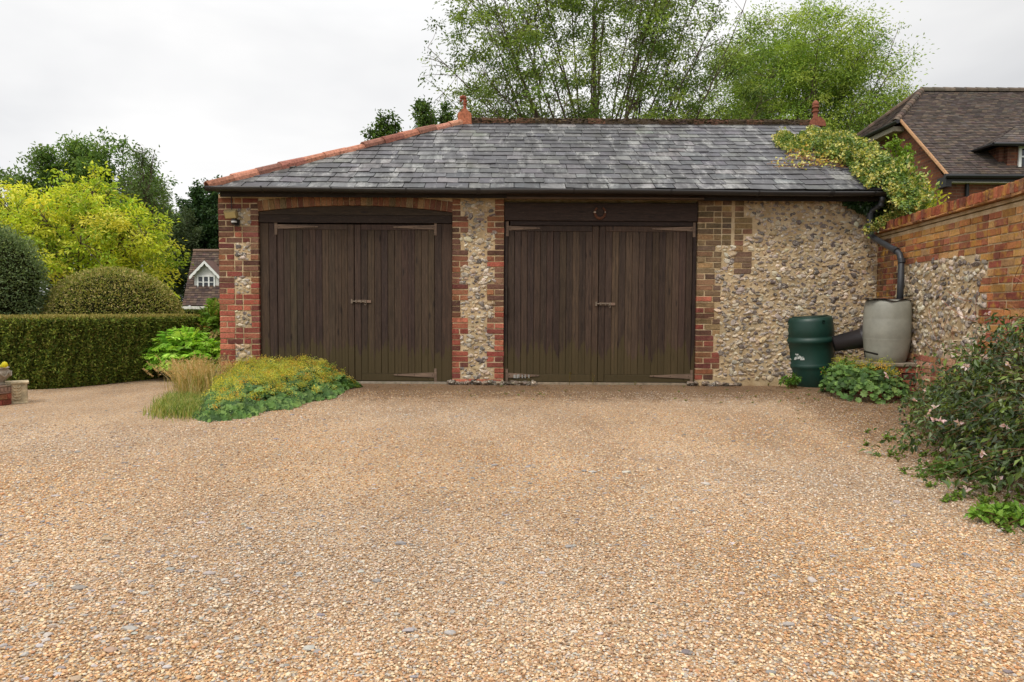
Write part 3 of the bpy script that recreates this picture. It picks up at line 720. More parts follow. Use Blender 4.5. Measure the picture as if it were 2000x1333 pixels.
# ---- gutter & downpipe
gt = MB(); gr_ = .058; gy = EY - .045
nseg = 60; xs = np.linspace(XE0 - .02, XE1 - .02, nseg); an = np.linspace(R(180), R(360), 9)
gz = EZ - .005 - .018 * (xs - xs[0]) / (xs[-1] - xs[0]) + .006 * np.sin(xs * 1.3)
V = []
for rr in (gr_, gr_ - .004):
    V.append(np.stack([np.repeat(xs[:, None], 9, 1), gy + rr * np.cos(an)[None] * np.ones((nseg, 1)), gz[:, None] + rr * np.sin(an)[None]], -1).reshape(-1, 3))
i = np.arange(nseg - 1)[:, None] * 9; j = np.arange(8)[None]
Q = np.stack([i + j, i + j + 1, i + 9 + j + 1, i + 9 + j], -1).reshape(-1, 4); off = nseg * 9
rim = np.concatenate([np.stack([i[:, 0] + e, i[:, 0] + 9 + e, i[:, 0] + 9 + e + off, i[:, 0] + e + off], -1) for e in (0, 8)])
gt.add(np.concatenate(V), [Q, (Q + off)[:, ::-1], rim, np.concatenate([np.arange(9), off + np.arange(9)[::-1]]), np.concatenate([off * 1 - 9 + np.arange(9)[::-1], 2 * off - 9 + np.arange(9)])], lin(48, 46, 46))
gut = gt.build('gutter', M_paint, gar, smooth=True)
br = MB()
for px_ in (515, 650, 795, 935, 1120, 1308, 1478, 1620, 1702):
    x = at(px_, 370, EY).x; zz = np.interp(x, xs, gz); a = np.linspace(R(175), R(365), 10); w_ = .028 if px_ in (935, 1620) else .010
    for dx in ((-w_, w_)):
        pass
    br = MB(); V = np.concatenate([np.c_[np.full(10, x + dx), gy + (gr_ + .005) * np.cos(a), zz + (gr_ + .005) * np.sin(a)] for dx in (-w_, w_)])
    jj = np.arange(9); br.add(V, np.stack([jj, jj + 1, 10 + jj + 1, 10 + jj], -1), lin(34, 33, 34)); br.build('gutter_bracket', M_paint, gut)
dp = MB(); pts = [at(1724, 384, gy), at(1722, 401, gy + .05), at(1702, 412, 9.16), at(1699, 425, 9.16), at(1698, 456, 9.14), at(1706, 466, 9.05), at(1752, 490, 8.43), at(1762, 503, 8.35), at(1757, 592, 8.25)]
pth = []
for p, q in zip(pts[:-1], pts[1:]): pth += [p.lerp(q, t) for t in (0.0, .5)]
pth.append(pts[-1]); pth = np.array([tuple(p) for p in pth])
pth[1:-1] = pth[1:-1] * .6 + .2 * (pth[2:] + pth[:-2])
dp.tube(pth, .037, 14, lin(52, 54, 58))
dpo = dp.build('downpipe', M_paint, gar, smooth=True)
cl = MB()
for p, q in ((at(1722, 398, gy + .04), at(1719, 403, gy + .05)), (at(1699, 417, 9.16), at(1699, 428, 9.16)), (at(1698, 450, 9.15), at(1698, 460, 9.15)), (at(1747, 488, 8.49), at(1752, 491, 8.43)), (at(1761, 506, 8.345), at(1761, 514, 8.335))):
    cl = MB(); cl.tube([tuple(p), tuple(q)], .043, 14, lin(46, 48, 52)); cl.build('pipe_collar', M_paint, dpo, smooth=False)

# floodlight
p = at(453, 424, FY - .08)
fl = thing('security_light', at(460, 435, FY), 'weathered security floodlight with motion sensor on the left brick pier', 'lamp')
m = MB(); M = Matrix.Translation(at(451, 419, FY - .11)) @ Matrix.Rotation(R(28), 4, 'X') @ Matrix.Rotation(R(-4), 4, 'Y')
m.brick(-.085, .085, -.03, .03, -.055, .055, lin(150, 132, 92), c=.012, M=M); m.build('lamp_housing', M_stone, fl)
m = MB(); m.box(-.07, .07, -.034, -.031, -.040, .040, lin(176, 158, 108), M=M); m.build('lamp_glass', M_white, fl)
m = MB(); m.tube([tuple(at(460, 425, FY - .10)), tuple(at(463, 434, FY - .05)), tuple(at(464, 434, FY + .01))], .012, 8, lin(24, 24, 26)); m.box(*(lambda q: (q.x - .035, q.x + .035, FY - .03, FY + .01, q.z - .05, q.z + .03))(at(463, 434, FY)), lin(24, 24, 26)); m.build('bracket', M_paint, fl)
m = MB(); q = at(457, 433, FY - .09); m.lathe([(.001, -.045), (.02, -.042), (.03, -.025), (.033, 0), (.033, .03), (.001, .034)], 16, lin(28, 28, 30), M=Matrix.Translation(q), caps=False); so = m.build('sensor', M_paint, fl)
m = MB(); m.lathe([(.034, -.018), (.036, -.016), (.036, .004), (.034, .006)], 16, lin(190, 190, 188), M=Matrix.Translation(q), caps=False); m.build('sensor_lens', M_white, so)
m = MB(); c0_ = at(452, 376, FY - .006); c1_ = at(452, 412, FY - .02); m.tube([tuple(c0_), tuple(c1_), tuple(at(453, 416, FY - .08))], .005, 6, lin(24, 22, 22)); m.build('cable', M_paint, fl)
# horseshoe
hsx = at(1172, 415, FY)
hsh = thing('horseshoe', (hsx.x, FY, hsx.z), 'rusty horseshoe nailed to the dark board above the right-hand doors', 'horseshoe')
m = MB(); a = np.linspace(R(128), R(412), 30); m_r = np.interp(np.linspace(0, 1, 30), [0, .5, 1], [.013, .021, .013])
P_ = np.c_[hsx.x + .070 * np.cos(a) * np.interp(np.sin(a), [-1, .3, 1], [1, 1, .85]), np.full(30, FY + .004), hsx.z + .080 * np.sin(a)]
m.tube(P_, m_r, 8, lin(98, 64, 48)); m.build('shoe', M_terra, hsh)
m = MB()
for dx in (-.068, .062):
    m = MB(); m.box(hsx.x + dx - .02 * (dx < 0), hsx.x + dx + .012, FY - .014, FY + .012, hsx.z - .008, hsx.z + .008, lin(170, 150, 130)); m.build('nail', M_metal, hsh)

# bar handle on left jamb of the right door
m = MB(); q0, q1 = at(989, 562, FY + .0), at(989, 612, FY + .0)
m.tube([tuple(q0), tuple(q1)], .008, 8, lin(70, 62, 54))
for q in (q0, q1): m.box(q.x - .012, q.x + .012, FY + 0.0, FY + .05, q.z - .02, q.z + .02, lin(60, 52, 46))
m.build('jamb_bar', M_metal, gar)
# small white marks on the low hinge
for px_, w_ in ((1003, 4), (1009, 3), (1013, 1.5), (1019, 1.5), (1025, 1.5), (1032, 2)):
    m = MB(); a_ = at(px_, 731, FY + .04); b_ = at(px_ + w_, 739, FY + .04); m.box(a_.x, b_.x, FY + .040, FY + .0435, b_.z, a_.z - .01, lin(150, 148, 142), jit=.002); m.build('white_mark', M_white, gar)

# ================================================================== GARDEN WALL (right)
dv = Vector((-.144, -1, 0)).normalized(); aw = math.atan2(dv.y, dv.x)
gwl = thing('garden_wall', (XR, FY, 0), 'weathered brick garden wall with flint panel and brick coping, right of the garage', 'wall', rz=aw)
WL = 8.5; WH = 2.20
m = MB(); m.box(0.0, WL, .009, .30, -.1, WH - .18); wcore = m.build('wall_core', M_mortar, gwl, local=True)
m = MB(); fc = []
ORA = [lin(176, 112, 56), lin(184, 130, 62), lin(160, 92, 58), lin(190, 140, 80), lin(150, 88, 62), lin(170, 130, 84), lin(142, 84, 60)]
PNK = [lin(184, 112, 88), lin(176, 100, 78), lin(192, 128, 102), lin(166, 92, 72), lin(200, 150, 120)]
ORA = des(ORA, .15); PNK = des(PNK, .2)
def wcol(x, z):
    if z < .55: p = PNK
    elif z > 1.45 and x > .4: p = ORA
    elif x < .9: p = RED[3:] + BRN
    else: p = ORA + RED[:3]
    return pick(p, 1, .12)[0]
nW = int((WH - .17) / CH)
for k in range(nW):
    z = k * CH; tooth = (k % 4) < 2
    if .50 < z < 1.60:
        a_ = .62 if tooth else .74; b_ = 2.62 if tooth else 2.76
        course(m, 0, a_, z, 'wallb', k, y=0, colf=wcol); course(m, b_, WL, z, 'wallb', k, y=0, colf=wcol); fc.append((a_, b_, z, z + CH))
    else: course(m, 0, WL, z, 'wallb', k, y=0, colf=wcol)
m.build('brickwork', M_brickwall, wcore, local=True)
m = MB(); flintfill(m, fc, .060, y=0.0); m.build('flint_panel', M_flint, wcore, local=True)
m = MB(); x = 0
while x < WL:   # rowlock coping
    w_ = .068 + rng.uniform(-.004, .004); m.brick(x, x + w_ - .008, -.035 + rng.normal(0, .003), .33, WH - .105, WH + rng.normal(0, .003), pick([lin(140, 78, 58), lin(124, 66, 52), lin(156, 92, 66), lin(112, 70, 58), lin(134, 98, 74)], 1, .1)[0], c=.008, jit=.003); x += w_
m.build('coping', M_brickwall, gwl, local=True)
m = MB(); x = 0
while x < WL:   # projecting tile course
    w_ = rng.uniform(.14, .24); m.brick(x, x + w_ - .004, -.065 + rng.normal(0, .006), .34, WH - .135, WH - .112, pick([lin(158, 112, 78), lin(140, 100, 74)], 1, .1)[0], c=.006, jit=.003); x += w_
m.build('tile_course', M_brickwall, gwl, local=True)
m = MB(); m.box(0, WL, -.008, .31, WH - .17, WH - .138); m.box(0, WL, -.02, .32, WH - .11, WH - .03); m.build('mortar_bed', M_mortar, gwl, local=True)

# ================================================================== WATER BUTTS
gb = gr(1600, 757); gbp = Vector((gb.x - .02, gb.y + .22, 0))
wb = thing('water_butt', gbp, 'dark green ribbed plastic water butt leaning beside the flint wall', 'water butt')
TM = Matrix.Translation(gbp) @ Matrix.Rotation(R(-4.0), 4, 'Y') @ Matrix.Rotation(R(2.5), 4, 'X')
GC = lin(26, 58, 50)
prof = [(.001, 0), (.238, 0), (.247, .01), (.262, .20), (.270, .235), (.273, .262), (.280, .275), (.284, .300), (.279, .318), (.272, .335), (.285, .50), (.292, .60), (.305, .615), (.310, .640), (.305, .665), (.294, .68), (.290, .70), (.296, .712), (.290, .80), (.283, .90), (.270, .945), (.245, .958)]
prof = [(a_ * 1.06, b_) for a_, b_ in prof]; m = MB(); m.lathe(prof, 64, GC, M=TM); m.build('barrel', M_paint, wb, smooth=True)
m = MB(); m.lathe([(.24, .957), (.243, .966), (.20, .972), (.17, .966), (.10, .968), (.001, .968)], 48, GC * .6, M=TM, caps=False); m.build('lid', M_paint, wb, smooth=True)
m = MB(); a_ = R(-78); m.lathe([(.026, 0), (.026, .006), (.018, .007), (.016, -.004)], 20, GC * .5, M=TM @ Matrix.Rotation(a_ + R(90), 4, 'Z') @ Matrix.Translation((0, -.301, .895)) @ Matrix.Rotation(R(90), 4, 'X')); m.build('inlet_plug', M_paint, wb)
m = MB()   # torn remains of a white sticker
for i in range(16):
    aa = R(-90 - 62 + rng.uniform(0, 24)); zz = .40 + rng.uniform(0, .13) * (1 - (aa + R(152)) / R(30)); r_ = .300
    s_ = rng.uniform(.006, .018); c_ = np.array([(math.cos(aa + d / r_) * r_, math.sin(aa + d / r_) * r_, zz + e) for d, e in ((-s_, -s_), (s_, -s_ * .8), (s_ * .6, s_ * 1.5), (-s_ * .4, s_))])
    m.add(xf(c_, TM), np.array([0, 1, 2, 3]), lin(190, 196, 192))
m.build('sticker_remains', M_white, wb)

pbz = at(1730, 710, 8.0).z; g0 = at(1730, 708, 8.25); gx, gy_ = g0.x, 8.25
pt = thing('brick_plinth', (gx, gy_, 0), 'low brick plinth with stone slab carrying the grey barrel', 'plinth')
m = MB()
for k in range(5):
    for face in range(2):
        if face == 0: course(m, -.24, .24, k * (pbz - .045) / 5, 'wallb', k, y=-.22, M=Matrix.Translation((gx, gy_, 0)), colf=lambda x, z: pick(PNK[:4] + RED[3:], 1, .12)[0] * .8, dep=.40)
    
m.build('brickwork', M_brick, pt)
m = MB(); m.brick(gx - .26, gx + .25, gy_ - .25, gy_ + .22, pbz - .045, pbz, lin(150, 140, 124), c=.008, jit=.003); m.build('slab', M_stone, pt)
wb2 = thing('water_barrel', (gx, gy_, pbz), 'grey plastic barrel on the brick plinth, under the end of the downpipe', 'barrel')
GR = lin(142, 142, 132)
prof = [(.001, .002), (.215, .002), (.235, .012), (.262, .09), (.280, .18), (.290, .29), (.2935, .300), (.2925, .303), (.2938, .306), (.296, .42), (.2950, .55), (.2938, .557), (.2945, .564), (.290, .68), (.281, .755), (.268, .785), (.245, .80), (.225, .80)]
prof = [(a_ * .88, b_ * (at(1730, 586, 8.25).z - pbz) / .80) for a_, b_ in prof]; BH = prof[-1][1]
m = MB(); m.lathe(prof, 64, GR, M=Matrix.Translation((gx, gy_, pbz))); m.build('barrel', M_paint, wb2, smooth=True)
m = MB(); nn = 26; a = np.linspace(0, 2 * np.pi, nn, endpoint=False); rr = .25 + rng.normal(0, .010, nn); rr[(np.cos(a) < -.8)] += .05
ring = np.c_[gx + rr * np.cos(a), gy_ + rr * np.sin(a), pbz + BH + .008 + rng.normal(0, .004, nn) - .03 * (np.abs(a - R(262)) < .25)]
m.add(np.r_[ring, ring + [0, 0, .006]], [np.arange(nn)[::-1], nn + np.arange(nn), np.stack([np.arange(nn), (np.arange(nn) + 1) % nn, nn + (np.arange(nn) + 1) % nn, nn + np.arange(nn)], -1)], lin(46, 38, 36)); m.build('cover_sheet', M_paint, wb2)
m = MB(); q = at(1688, 690, 8.0); m.tube([(gx - .20, gy_ - .18, pbz + .10), (q.x, q.y, q.z + .02), (q.x + .01, q.y, q.z - .05)], .012, 8, lin(30, 30, 30)); m.build('tap', M_paint, wb2)
# fallen black tub
tb = at(1666, 664, 8.95)
tub = thing('black_tub', (tb.x, 8.92, 0), 'black plastic tub tipped between the green butt and the grey barrel', 'tub')
TM2 = Matrix.Translation((tb.x, 8.92, tb.z)) @ Matrix.Rotation(R(76), 4, 'Y') @ Matrix.Rotation(R(14), 4, 'X')
m = MB(); m.lathe([(.001, -.25), (.10, -.25), (.13, .10), (.165, .12), (.165, .2), (.16, .2), (.15, .12), (.001, -.2)], 32, lin(42, 38, 40), M=TM2, caps=False); m.build('tub_shell', M_paint, tub, smooth=True)

# ================================================================== VEGETATION
def branchy(mb, p0, p1, p2, r0, r1, n=7, sides=6, col=(.1, .08, .06)):
    P = bez(np.array(p0), np.array(p1), np.array(p2), n); mb.tube(P, np.linspace(r0, r1, n), sides, col, caps=False); return P
def make_tree(name, label, cat, bx, by, env_c, env_r, z0, z1, nlimb, nchild, ntwig, nleaf, ls, pal, tr, barkc, group=None, dmin=-.25, spread=.16, lw=.42, droop=.25, gap=0.0, mat=None, base_z=0, twl=.55, seed=None, multi=1, leaves_from=0.35, fill=0, fill_n=60, fill_s=.3, fr=(.5, 1.0), rise=.12):
    global rng
    sv = rng
    if seed is not None: rng = np.random.default_rng(seed)
    T = thing(name, (bx, by, base_z), label, cat, group)
    tm = MB(); C_ = np.array(env_c, float); Rr = np.array(env_r, float); barkc = np.array(barkc)
    LP = []; LD = []; LC = []; LIMB = []
    top = C_ + [0, 0, Rr[2] * .6]
    for q in range(multi):
        o = np.array([rng.normal(0, .15), rng.normal(0, .15), 0]) * (multi > 1)
        trunk = bez(np.array((bx, by, base_z)) + o, np.array((bx, by, C_[2])) + o * 3, top + o * 6, 12)
        trr = np.linspace(tr, tr * .12, 12); tm.tube(trunk, trr, 9, barkc, caps=False)
    for i in range(nlimb):
        zt = z0 + (z1 - z0) * rng.uniform(0, 1) ** 1.3
        ti = np.interp(zt, trunk[:, 2], np.arange(12)); o = np.array([np.interp(ti, np.arange(12), trunk[:, d]) for d in range(3)])
        r_t = np.interp(ti, np.arange(12), trr)
        while True:
            d = rng.normal(size=3); d /= np.linalg.norm(d)
            if d[2] > dmin: break
        tgt = C_ + Rr * d * rng.uniform(.72, 1.0)
        L = np.linalg.norm(tgt - o)
        midp = o + (tgt - o) * .45 + np.array([0, 0, L * rise]) * (1 if tgt[2] > o[2] else 1.6) + rng.normal(0, L * .05, 3)
        P = branchy(tm, o, midp, tgt, min(r_t * .5, .012 + L * .0065), .008, 8, 6, barkc * rng.uniform(.8, 1.2))
        LIMB.append(P[2:])
        for c_ in range(nchild):
            t = rng.uniform(leaves_from, 1.0); k = t * 7; a_ = np.array([np.interp(k, np.arange(8), P[:, d_]) for d_ in range(3)])
            tan = unit(P[min(7, int(k) + 1)] - P[int(k) if int(k) < 7 else 6])
            out = unit(a_ - np.array([bx, by, C_[2] - Rr[2] * .4]))
            dd = unit(tan * .7 + out * .5 + rng.normal(0, .55, 3)); cl_ = L * rng.uniform(.12, .28) * (1.1 - .4 * t)
            e = a_ + dd * cl_
            if (((e - C_) / Rr) ** 2).sum() > 1.12: e = a_ + dd * cl_ * .4
            Q = branchy(tm, a_, a_ + dd * cl_ * .5 + [0, 0, cl_ * .08], e, .010 + .006 * (1 - t), .004, 4, 4, barkc)
            for w_ in range(ntwig):
                s = rng.uniform(.2, 1.0) * 3; b0 = np.array([np.interp(s, np.arange(4), Q[:, d_]) for d_ in range(3)])
                td = unit(dd * .5 + rng.normal(0, .7, 3) + [0, 0, .2]); tl = twl * rng.uniform(.5, 1.1) * .5; e2 = b0 + td * tl
                tm.tube([b0, e2], [.004, .002], 3, barkc, caps=False)
                if rng.uniform() < gap: continue
                nl = int(nleaf * rng.uniform(.6, 1.4)); s2 = rng.uniform(0.1, 1.1, (nl, 1))
                LP.append(b0 + (e2 - b0) * s2 + rng.normal(0, spread * .45, (nl, 3)))
                LD.append(td * .6 + rng.normal(0, .6, (nl, 3)) - [0, 0, droop])
                LC.append(np.repeat(pick(pal, 1, .10), nl, 0) * rng.uniform(.85, 1.15, (nl, 1)))
    if fill:
        LA = np.concatenate(LIMB)
        for _ in range(fill):
            while True:
                d = rng.normal(size=3); d /= np.linalg.norm(d)
                if d[2] > dmin: break
            c = C_ + Rr * d * rng.uniform(*fr) * (1 + .05 * math.sin(d[0] * 9 + d[2] * 7))
            j = np.argmin(((LA - c) ** 2).sum(1) + rng.uniform(0, .3, len(LA))); a_ = LA[j]
            if c[2] < base_z + .3: continue
            Q = branchy(tm, a_, (a_ + c) / 2 + rng.normal(0, .08, 3) + [0, 0, .05], c, .009, .003, 4, 3, barkc)
            nl = int(fill_n * rng.uniform(.5, 1.5)); e = rng.normal(0, 1, (nl, 3)) * fill_s * rng.uniform(.6, 1.25) * np.array([1, 1, .5])
            LP.append(c + e); LD.append(e * 1.5 / fill_s * .5 + rng.normal(0, .5, (nl, 3)) - [0, 0, droop])
            LC.append(np.repeat(pick(pal, 1, .12), nl, 0) * rng.uniform(.85, 1.15, (nl, 1)))
    tm.build('trunk', M_bark, T)
    lm = MB(); P = np.concatenate(LP); D = np.concatenate(LD); n = len(P); up = unit(rng.normal(0, .6, (n, 3)) + [0, 0, 1])
    L = ls * rng.uniform(.7, 1.3, n); leaves(lm, P, D, up, L, L * lw, np.concatenate(LC)); lm.build('crown', mat or M_leaf, T)
    print(name, n, 'leaves'); rng = sv
    return T
BK = lin(96, 84, 72)
ASH = [lin(116, 138, 62), lin(134, 154, 72), lin(98, 120, 54), lin(148, 166, 82), lin(86, 108, 48)]
ASH2 = [lin(140, 164, 66), lin(156, 178, 76), lin(118, 146, 56), lin(170, 188, 88), lin(100, 128, 50)]
Y1 = 20.0; b1 = at(1163, 240, Y1); cA = at(1165, 40, Y1)
make_tree('ash_tree', 'tall open-crowned tree with fanned bare stems behind the middle of the slate roof', 'tree', b1.x, Y1, (cA.x - .1, Y1, 7.4), (4.9, 3.2, 5.4), .2, 5.0, 66, 8, 3, 12, .098, ASH, .11, BK, 'trees behind the garage', dmin=-.6, spread=.19, twl=.75, seed=3, leaves_from=.5, gap=.2, fill=760, fill_n=80, fill_s=.18, fr=(.45, 1.0), rise=.05)
Y2 = 27.0; b2 = at(1550, 240, Y2); cB = at(1565, 120, Y2)
make_tree('ash_tree', 'dense bright green tree behind the right finial of the garage roof', 'tree', b2.x, Y2, (cB.x + .0, Y2, 7.9), (4.15, 3.6, 4.85), 1.0, 6.0, 56, 10, 4, 14, .105, ASH2, .16, BK, 'trees behind the garage', dmin=-.9, spread=.34, twl=1.1, seed=5, leaves_from=.35, gap=.15, fill=1350, fill_n=105, fill_s=.27, fr=(.45, 1.0), rise=.06)
Y3 = 17; b3 = at(800, 260, Y3)
for pxs, pys, rx, rz_, sd, lb in ((757, 262, .36, .55, 11, 'small dark leafy treetop just above the orange hip tiles'), (842, 236, .55, .62, 12, 'small leafy treetop beside the left terracotta finial')):
    c_ = at(pxs, pys, Y3)
    make_tree('small_tree', lb, 'tree', c_.x, Y3, (c_.x, Y3, c_.z - .1), (rx, .5, rz_), c_.z - 1.4, c_.z - .4, 9, 8, 4, 9, .085, [lin(78, 104, 40), lin(62, 86, 36), lin(94, 120, 50)], .07, BK, 'treetops showing above the hip', spread=.12, twl=.3, lw=.6, seed=sd)
# left group
Y4 = 15.0; c4 = at(165, 470, Y4)
GOLD = [lin(212, 212, 76), lin(198, 206, 64), lin(178, 194, 58), lin(224, 222, 104), lin(146, 172, 52), lin(160, 184, 54)]
make_tree('golden_tree', 'bright yellow-green leaved tree behind the clipped dome', 'tree', c4.x, Y4, (c4.x - .35, Y4, 1.95), (2.2, 1.7, 1.95), .4, 2.2, 44, 8, 3, 12, .092, GOLD, .10, lin(88, 76, 66), dmin=-.35, spread=.15, lw=.45, twl=.5, seed=21, droop=.15, leaves_from=.4, gap=.22, fill=360, fill_n=60, fill_s=.125, fr=(.5, 1.08), rise=.06)
Y5 = 27.0
for pxs, pys, rx, rz_, lb, sd, pal, nl in (
    (100, 400, 2.0, 2.2, 'dark green tree behind the golden tree, lower left of the tall one', 31, [lin(104, 130, 62), lin(88, 114, 54), lin(120, 144, 74)], 40),
    (205, 385, 2.1, 2.25, 'tall rounded dark green tree rising behind the golden tree', 32, [lin(108, 138, 66), lin(90, 120, 56), lin(126, 154, 78)], 50)):
    c_ = at(pxs, pys, Y5)
    make_tree('broadleaf_tree', lb, 'tree', c_.x, Y5, (c_.x, Y5, c_.z), (rx, 1.8, rz_), 1.0, c_.z, nl, 10, 5, 14, .16, pal, .18, BK, 'green trees at the far left', dmin=-.7, spread=.26, twl=.7, seed=sd)
c_ = at(282, 400, 24)
make_tree('slender_tree', 'thin sparse tree with drooping twigs at the right of the dark green trees', 'tree', c_.x, 24, (c_.x, 24, c_.z - .3), (.85, .8, 2.4), 1.5, c_.z + .5, 26, 9, 4, 6, .12, [lin(92, 116, 62), lin(104, 126, 72)], .10, BK, 'green trees at the far left', spread=.2, twl=.7, seed=33, droop=.6, gap=.25)
for pxs, pys, rx, rz_, yy, lb, sd, pal, ls_ in (
    (412, 450, 1.9, 3.7, 50, 'dense dark tree just left of the garage corner, behind the cottage', 41, [lin(54, 80, 42), lin(44, 68, 36), lin(68, 94, 50)], .22),
    (338, 530, 2.6, 4.3, 47, 'grey-green bushy tree between the golden tree and the cottage', 42, [lin(84, 98, 66), lin(72, 88, 56), lin(96, 110, 76)], .16),
    (322, 470, .7, 2.6, 45, 'narrow pale green tree with a pointed top right of the golden tree', 43, [lin(100, 116, 80), lin(86, 102, 66)], .13)):
    c_ = at(pxs, pys, yy)
    make_tree('background_tree', lb, 'tree', c_.x, yy, (c_.x, yy, c_.z), (rx, 1.8, rz_), .8, c_.z, 44, 14, 5, 14, ls_, pal, .2, BK, 'trees round the cottage', dmin=-.9, spread=.26, twl=.7, seed=sd, lw=.6)

def shell_plant(name, label, cat, c, rad, n, ls, pal, mat, core=True, lw=.5, rough=.05, zmin=None, lump=.06, group=None, flat=0, parent=None, tuft=.0):
    # clipped shrub: leaves over an ellipsoid
    T = thing(name, (c[0], c[1], 0), label, cat, group)
    c = np.array(c); rad = np.array(rad)
    d = unit(rng.normal(size=(n, 3)))
    if zmin is not None: d = d[(c[2] + d[:, 2] * rad[2]) > zmin]
    n = len(d)
    lu = lump * (np.sin(d[:, 0] * 7 + 1) * np.sin(d[:, 2] * 8) + np.sin(d[:, 1] * 6 + d[:, 2] * 5)) * .5
    P = c + d * rad * (1 + lu + rng.normal(0, rough, n) - rough)[:, None]
    nm = unit(d / rad)
    D = unit(nm * .9 + rng.normal(0, .6, (n, 3)) + [0, 0, .25 + tuft])
    m = MB(); L = ls * rng.uniform(.6, 1.3, n); leaves(m, P, D, unit(rng.normal(size=(n, 3)) + nm), L, L * lw, pick(pal, n, .14)); m.build('foliage', mat, T)
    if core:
        m = MB(); V = c + ICO2_V * rad * .9; V[:, 2] = np.maximum(V[:, 2], 0); m.add(V, ICO2_F); m.build('dark_core', M_core, T, smooth=True)
    return T
# dome topiary
cd = at(224, 640, 11.2)
shell_plant('clipped_dome', 'large clipped olive-green topiary dome rising behind the hedge', 'topiary', (cd.x, 11.2, .82), (1.01, 1.0, .84), 42000, .034, [lin(158, 156, 74), lin(134, 142, 62), lin(174, 164, 96), lin(110, 122, 54), lin(188, 174, 118)], M_needle, rough=.018, zmin=.2, lump=.012)
# grey-green round bush
cb = at(-14, 540, 10.2)
shell_plant('round_bush', 'dark grey-green round bush at the left edge above the hedge', 'shrub', (cb.x, 10.2, 1.38), (.68, .62, .84), 22000, .038, [lin(104, 124, 78), lin(122, 142, 96), lin(84, 104, 64), lin(140, 156, 114)], M_leaf, rough=.07, lump=.07, zmin=.4)
# hedge: follows a curved line
hl_ = [(-300, 775), (0, 763), (110, 760), (200, 752), (285, 743), (340, 734), (395, 727)]
hp = np.array([tuple(gr(*p)) for p in hl_])[:, :2]
ss = np.linspace(0, len(hp) - 1, 60); HX = np.interp(ss, range(len(hp)), hp[:, 0]); HY = np.interp(ss, range(len(hp)), hp[:, 1])
for _ in range(6): HX[1:-1] = (HX[2:] + HX[:-2] + HX[1:-1]) / 3; HY[1:-1] = (HY[2:] + HY[:-2] + HY[1:-1]) / 3
T = thing('hedge', (HX[30], HY[30] + .4, 0), 'long low clipped dark green hedge along the gravel at the left', 'hedge')
zT = 0.875; dep = .95
tx = np.gradient(HX); ty = np.gradient(HY); tl = np.hypot(tx, ty); nx, ny = -ty / tl, tx / tl     # away from the camera
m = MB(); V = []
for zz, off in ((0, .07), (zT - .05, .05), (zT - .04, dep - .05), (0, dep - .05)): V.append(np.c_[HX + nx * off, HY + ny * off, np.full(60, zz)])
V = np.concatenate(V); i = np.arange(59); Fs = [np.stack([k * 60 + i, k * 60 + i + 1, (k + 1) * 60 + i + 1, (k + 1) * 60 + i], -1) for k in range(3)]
Fs.append(np.array([59, 119, 179, 239])); Fs.append(np.array([0, 180, 120, 60])); m.add(V, Fs); m.build('dark_core', M_core, T)
n = 95000; u = rng.uniform(4, 59, n); fx = lambda A: np.interp(u, range(60), A)
face = rng.uniform(0, 1, n)
z_ = rng.uniform(0.0, zT, n); off = rng.normal(0, .022, n) - .018 * np.sin(u * 1.9) * np.sin(z_ * 7) - .014 * np.sin(u * 5.3 + 2) * np.sin(z_ * 15 + u) + .05 * np.clip((.18 - z_) / .18, 0, 1)
top = face > .62; off = np.where(top, rng.uniform(0, dep, n), off); z_ = np.where(top, zT + rng.normal(0, .010, n) + .006 * np.sin(u * 2.2) - .03 * np.clip((.06 - off) / .06, 0, 1) ** 2, z_)
endf = face > .93; u = np.where(endf, 59 - np.abs(rng.normal(0, .12, n)), u); off = np.where(endf, rng.uniform(0, dep, n), off); z_ = np.where(endf, rng.uniform(0, zT, n), z_)
P = np.c_[fx(HX) + fx(nx) * off, fx(HY) + fx(ny) * off, z_]
nm = np.where(top[:, None] & ~endf[:, None], [[0, 0, 1.0]], np.c_[-fx(nx), -fx(ny), np.full(n, .25)]); nm = np.where(endf[:, None], [[1.0, -.2, .2]], nm)
D = unit(nm * .6 + rng.normal(0, .6, (n, 3)))
yew = [lin(100, 114, 44), lin(80, 96, 36), lin(120, 132, 54), lin(112, 104, 54), lin(64, 82, 32), lin(136, 142, 66)]
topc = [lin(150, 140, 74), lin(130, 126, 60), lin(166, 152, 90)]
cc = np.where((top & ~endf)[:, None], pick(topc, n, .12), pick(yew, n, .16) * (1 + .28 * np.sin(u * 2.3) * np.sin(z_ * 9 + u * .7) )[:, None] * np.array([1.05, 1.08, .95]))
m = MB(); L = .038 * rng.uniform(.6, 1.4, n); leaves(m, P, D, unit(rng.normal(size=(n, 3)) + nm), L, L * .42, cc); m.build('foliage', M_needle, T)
# second low hedge beyond
q0 = at(350, 618, 17)
T = thing('far_hedge', (q0.x, 17, 0), 'short stretch of low dark hedge beyond the dome, below the cottage', 'hedge')
zt_ = at(390, 608, 17).z; m = MB(); m.box(-9.5, -5.5, 17.05, 17.7, 0, zt_ - .03); m.build('dark_core', M_core, T)
n = 9000; P = np.c_[rng.uniform(-9.5, -5.5, n), np.where(rng.uniform(0, 1, n) < .6, 17 + rng.normal(0, .02, n), rng.uniform(17, 17.7, n)), np.zeros(n)]
P[:, 2] = np.where(P[:, 1] < 17.08, rng.uniform(0, zt_, n), zt_)
m = MB(); leaves(m, P, rng.normal(size=(n, 3)) + [0, -.5, .3], rng.normal(size=(n, 3)), .06, .03, pick(yew, n)); m.build('foliage', M_needle, T)

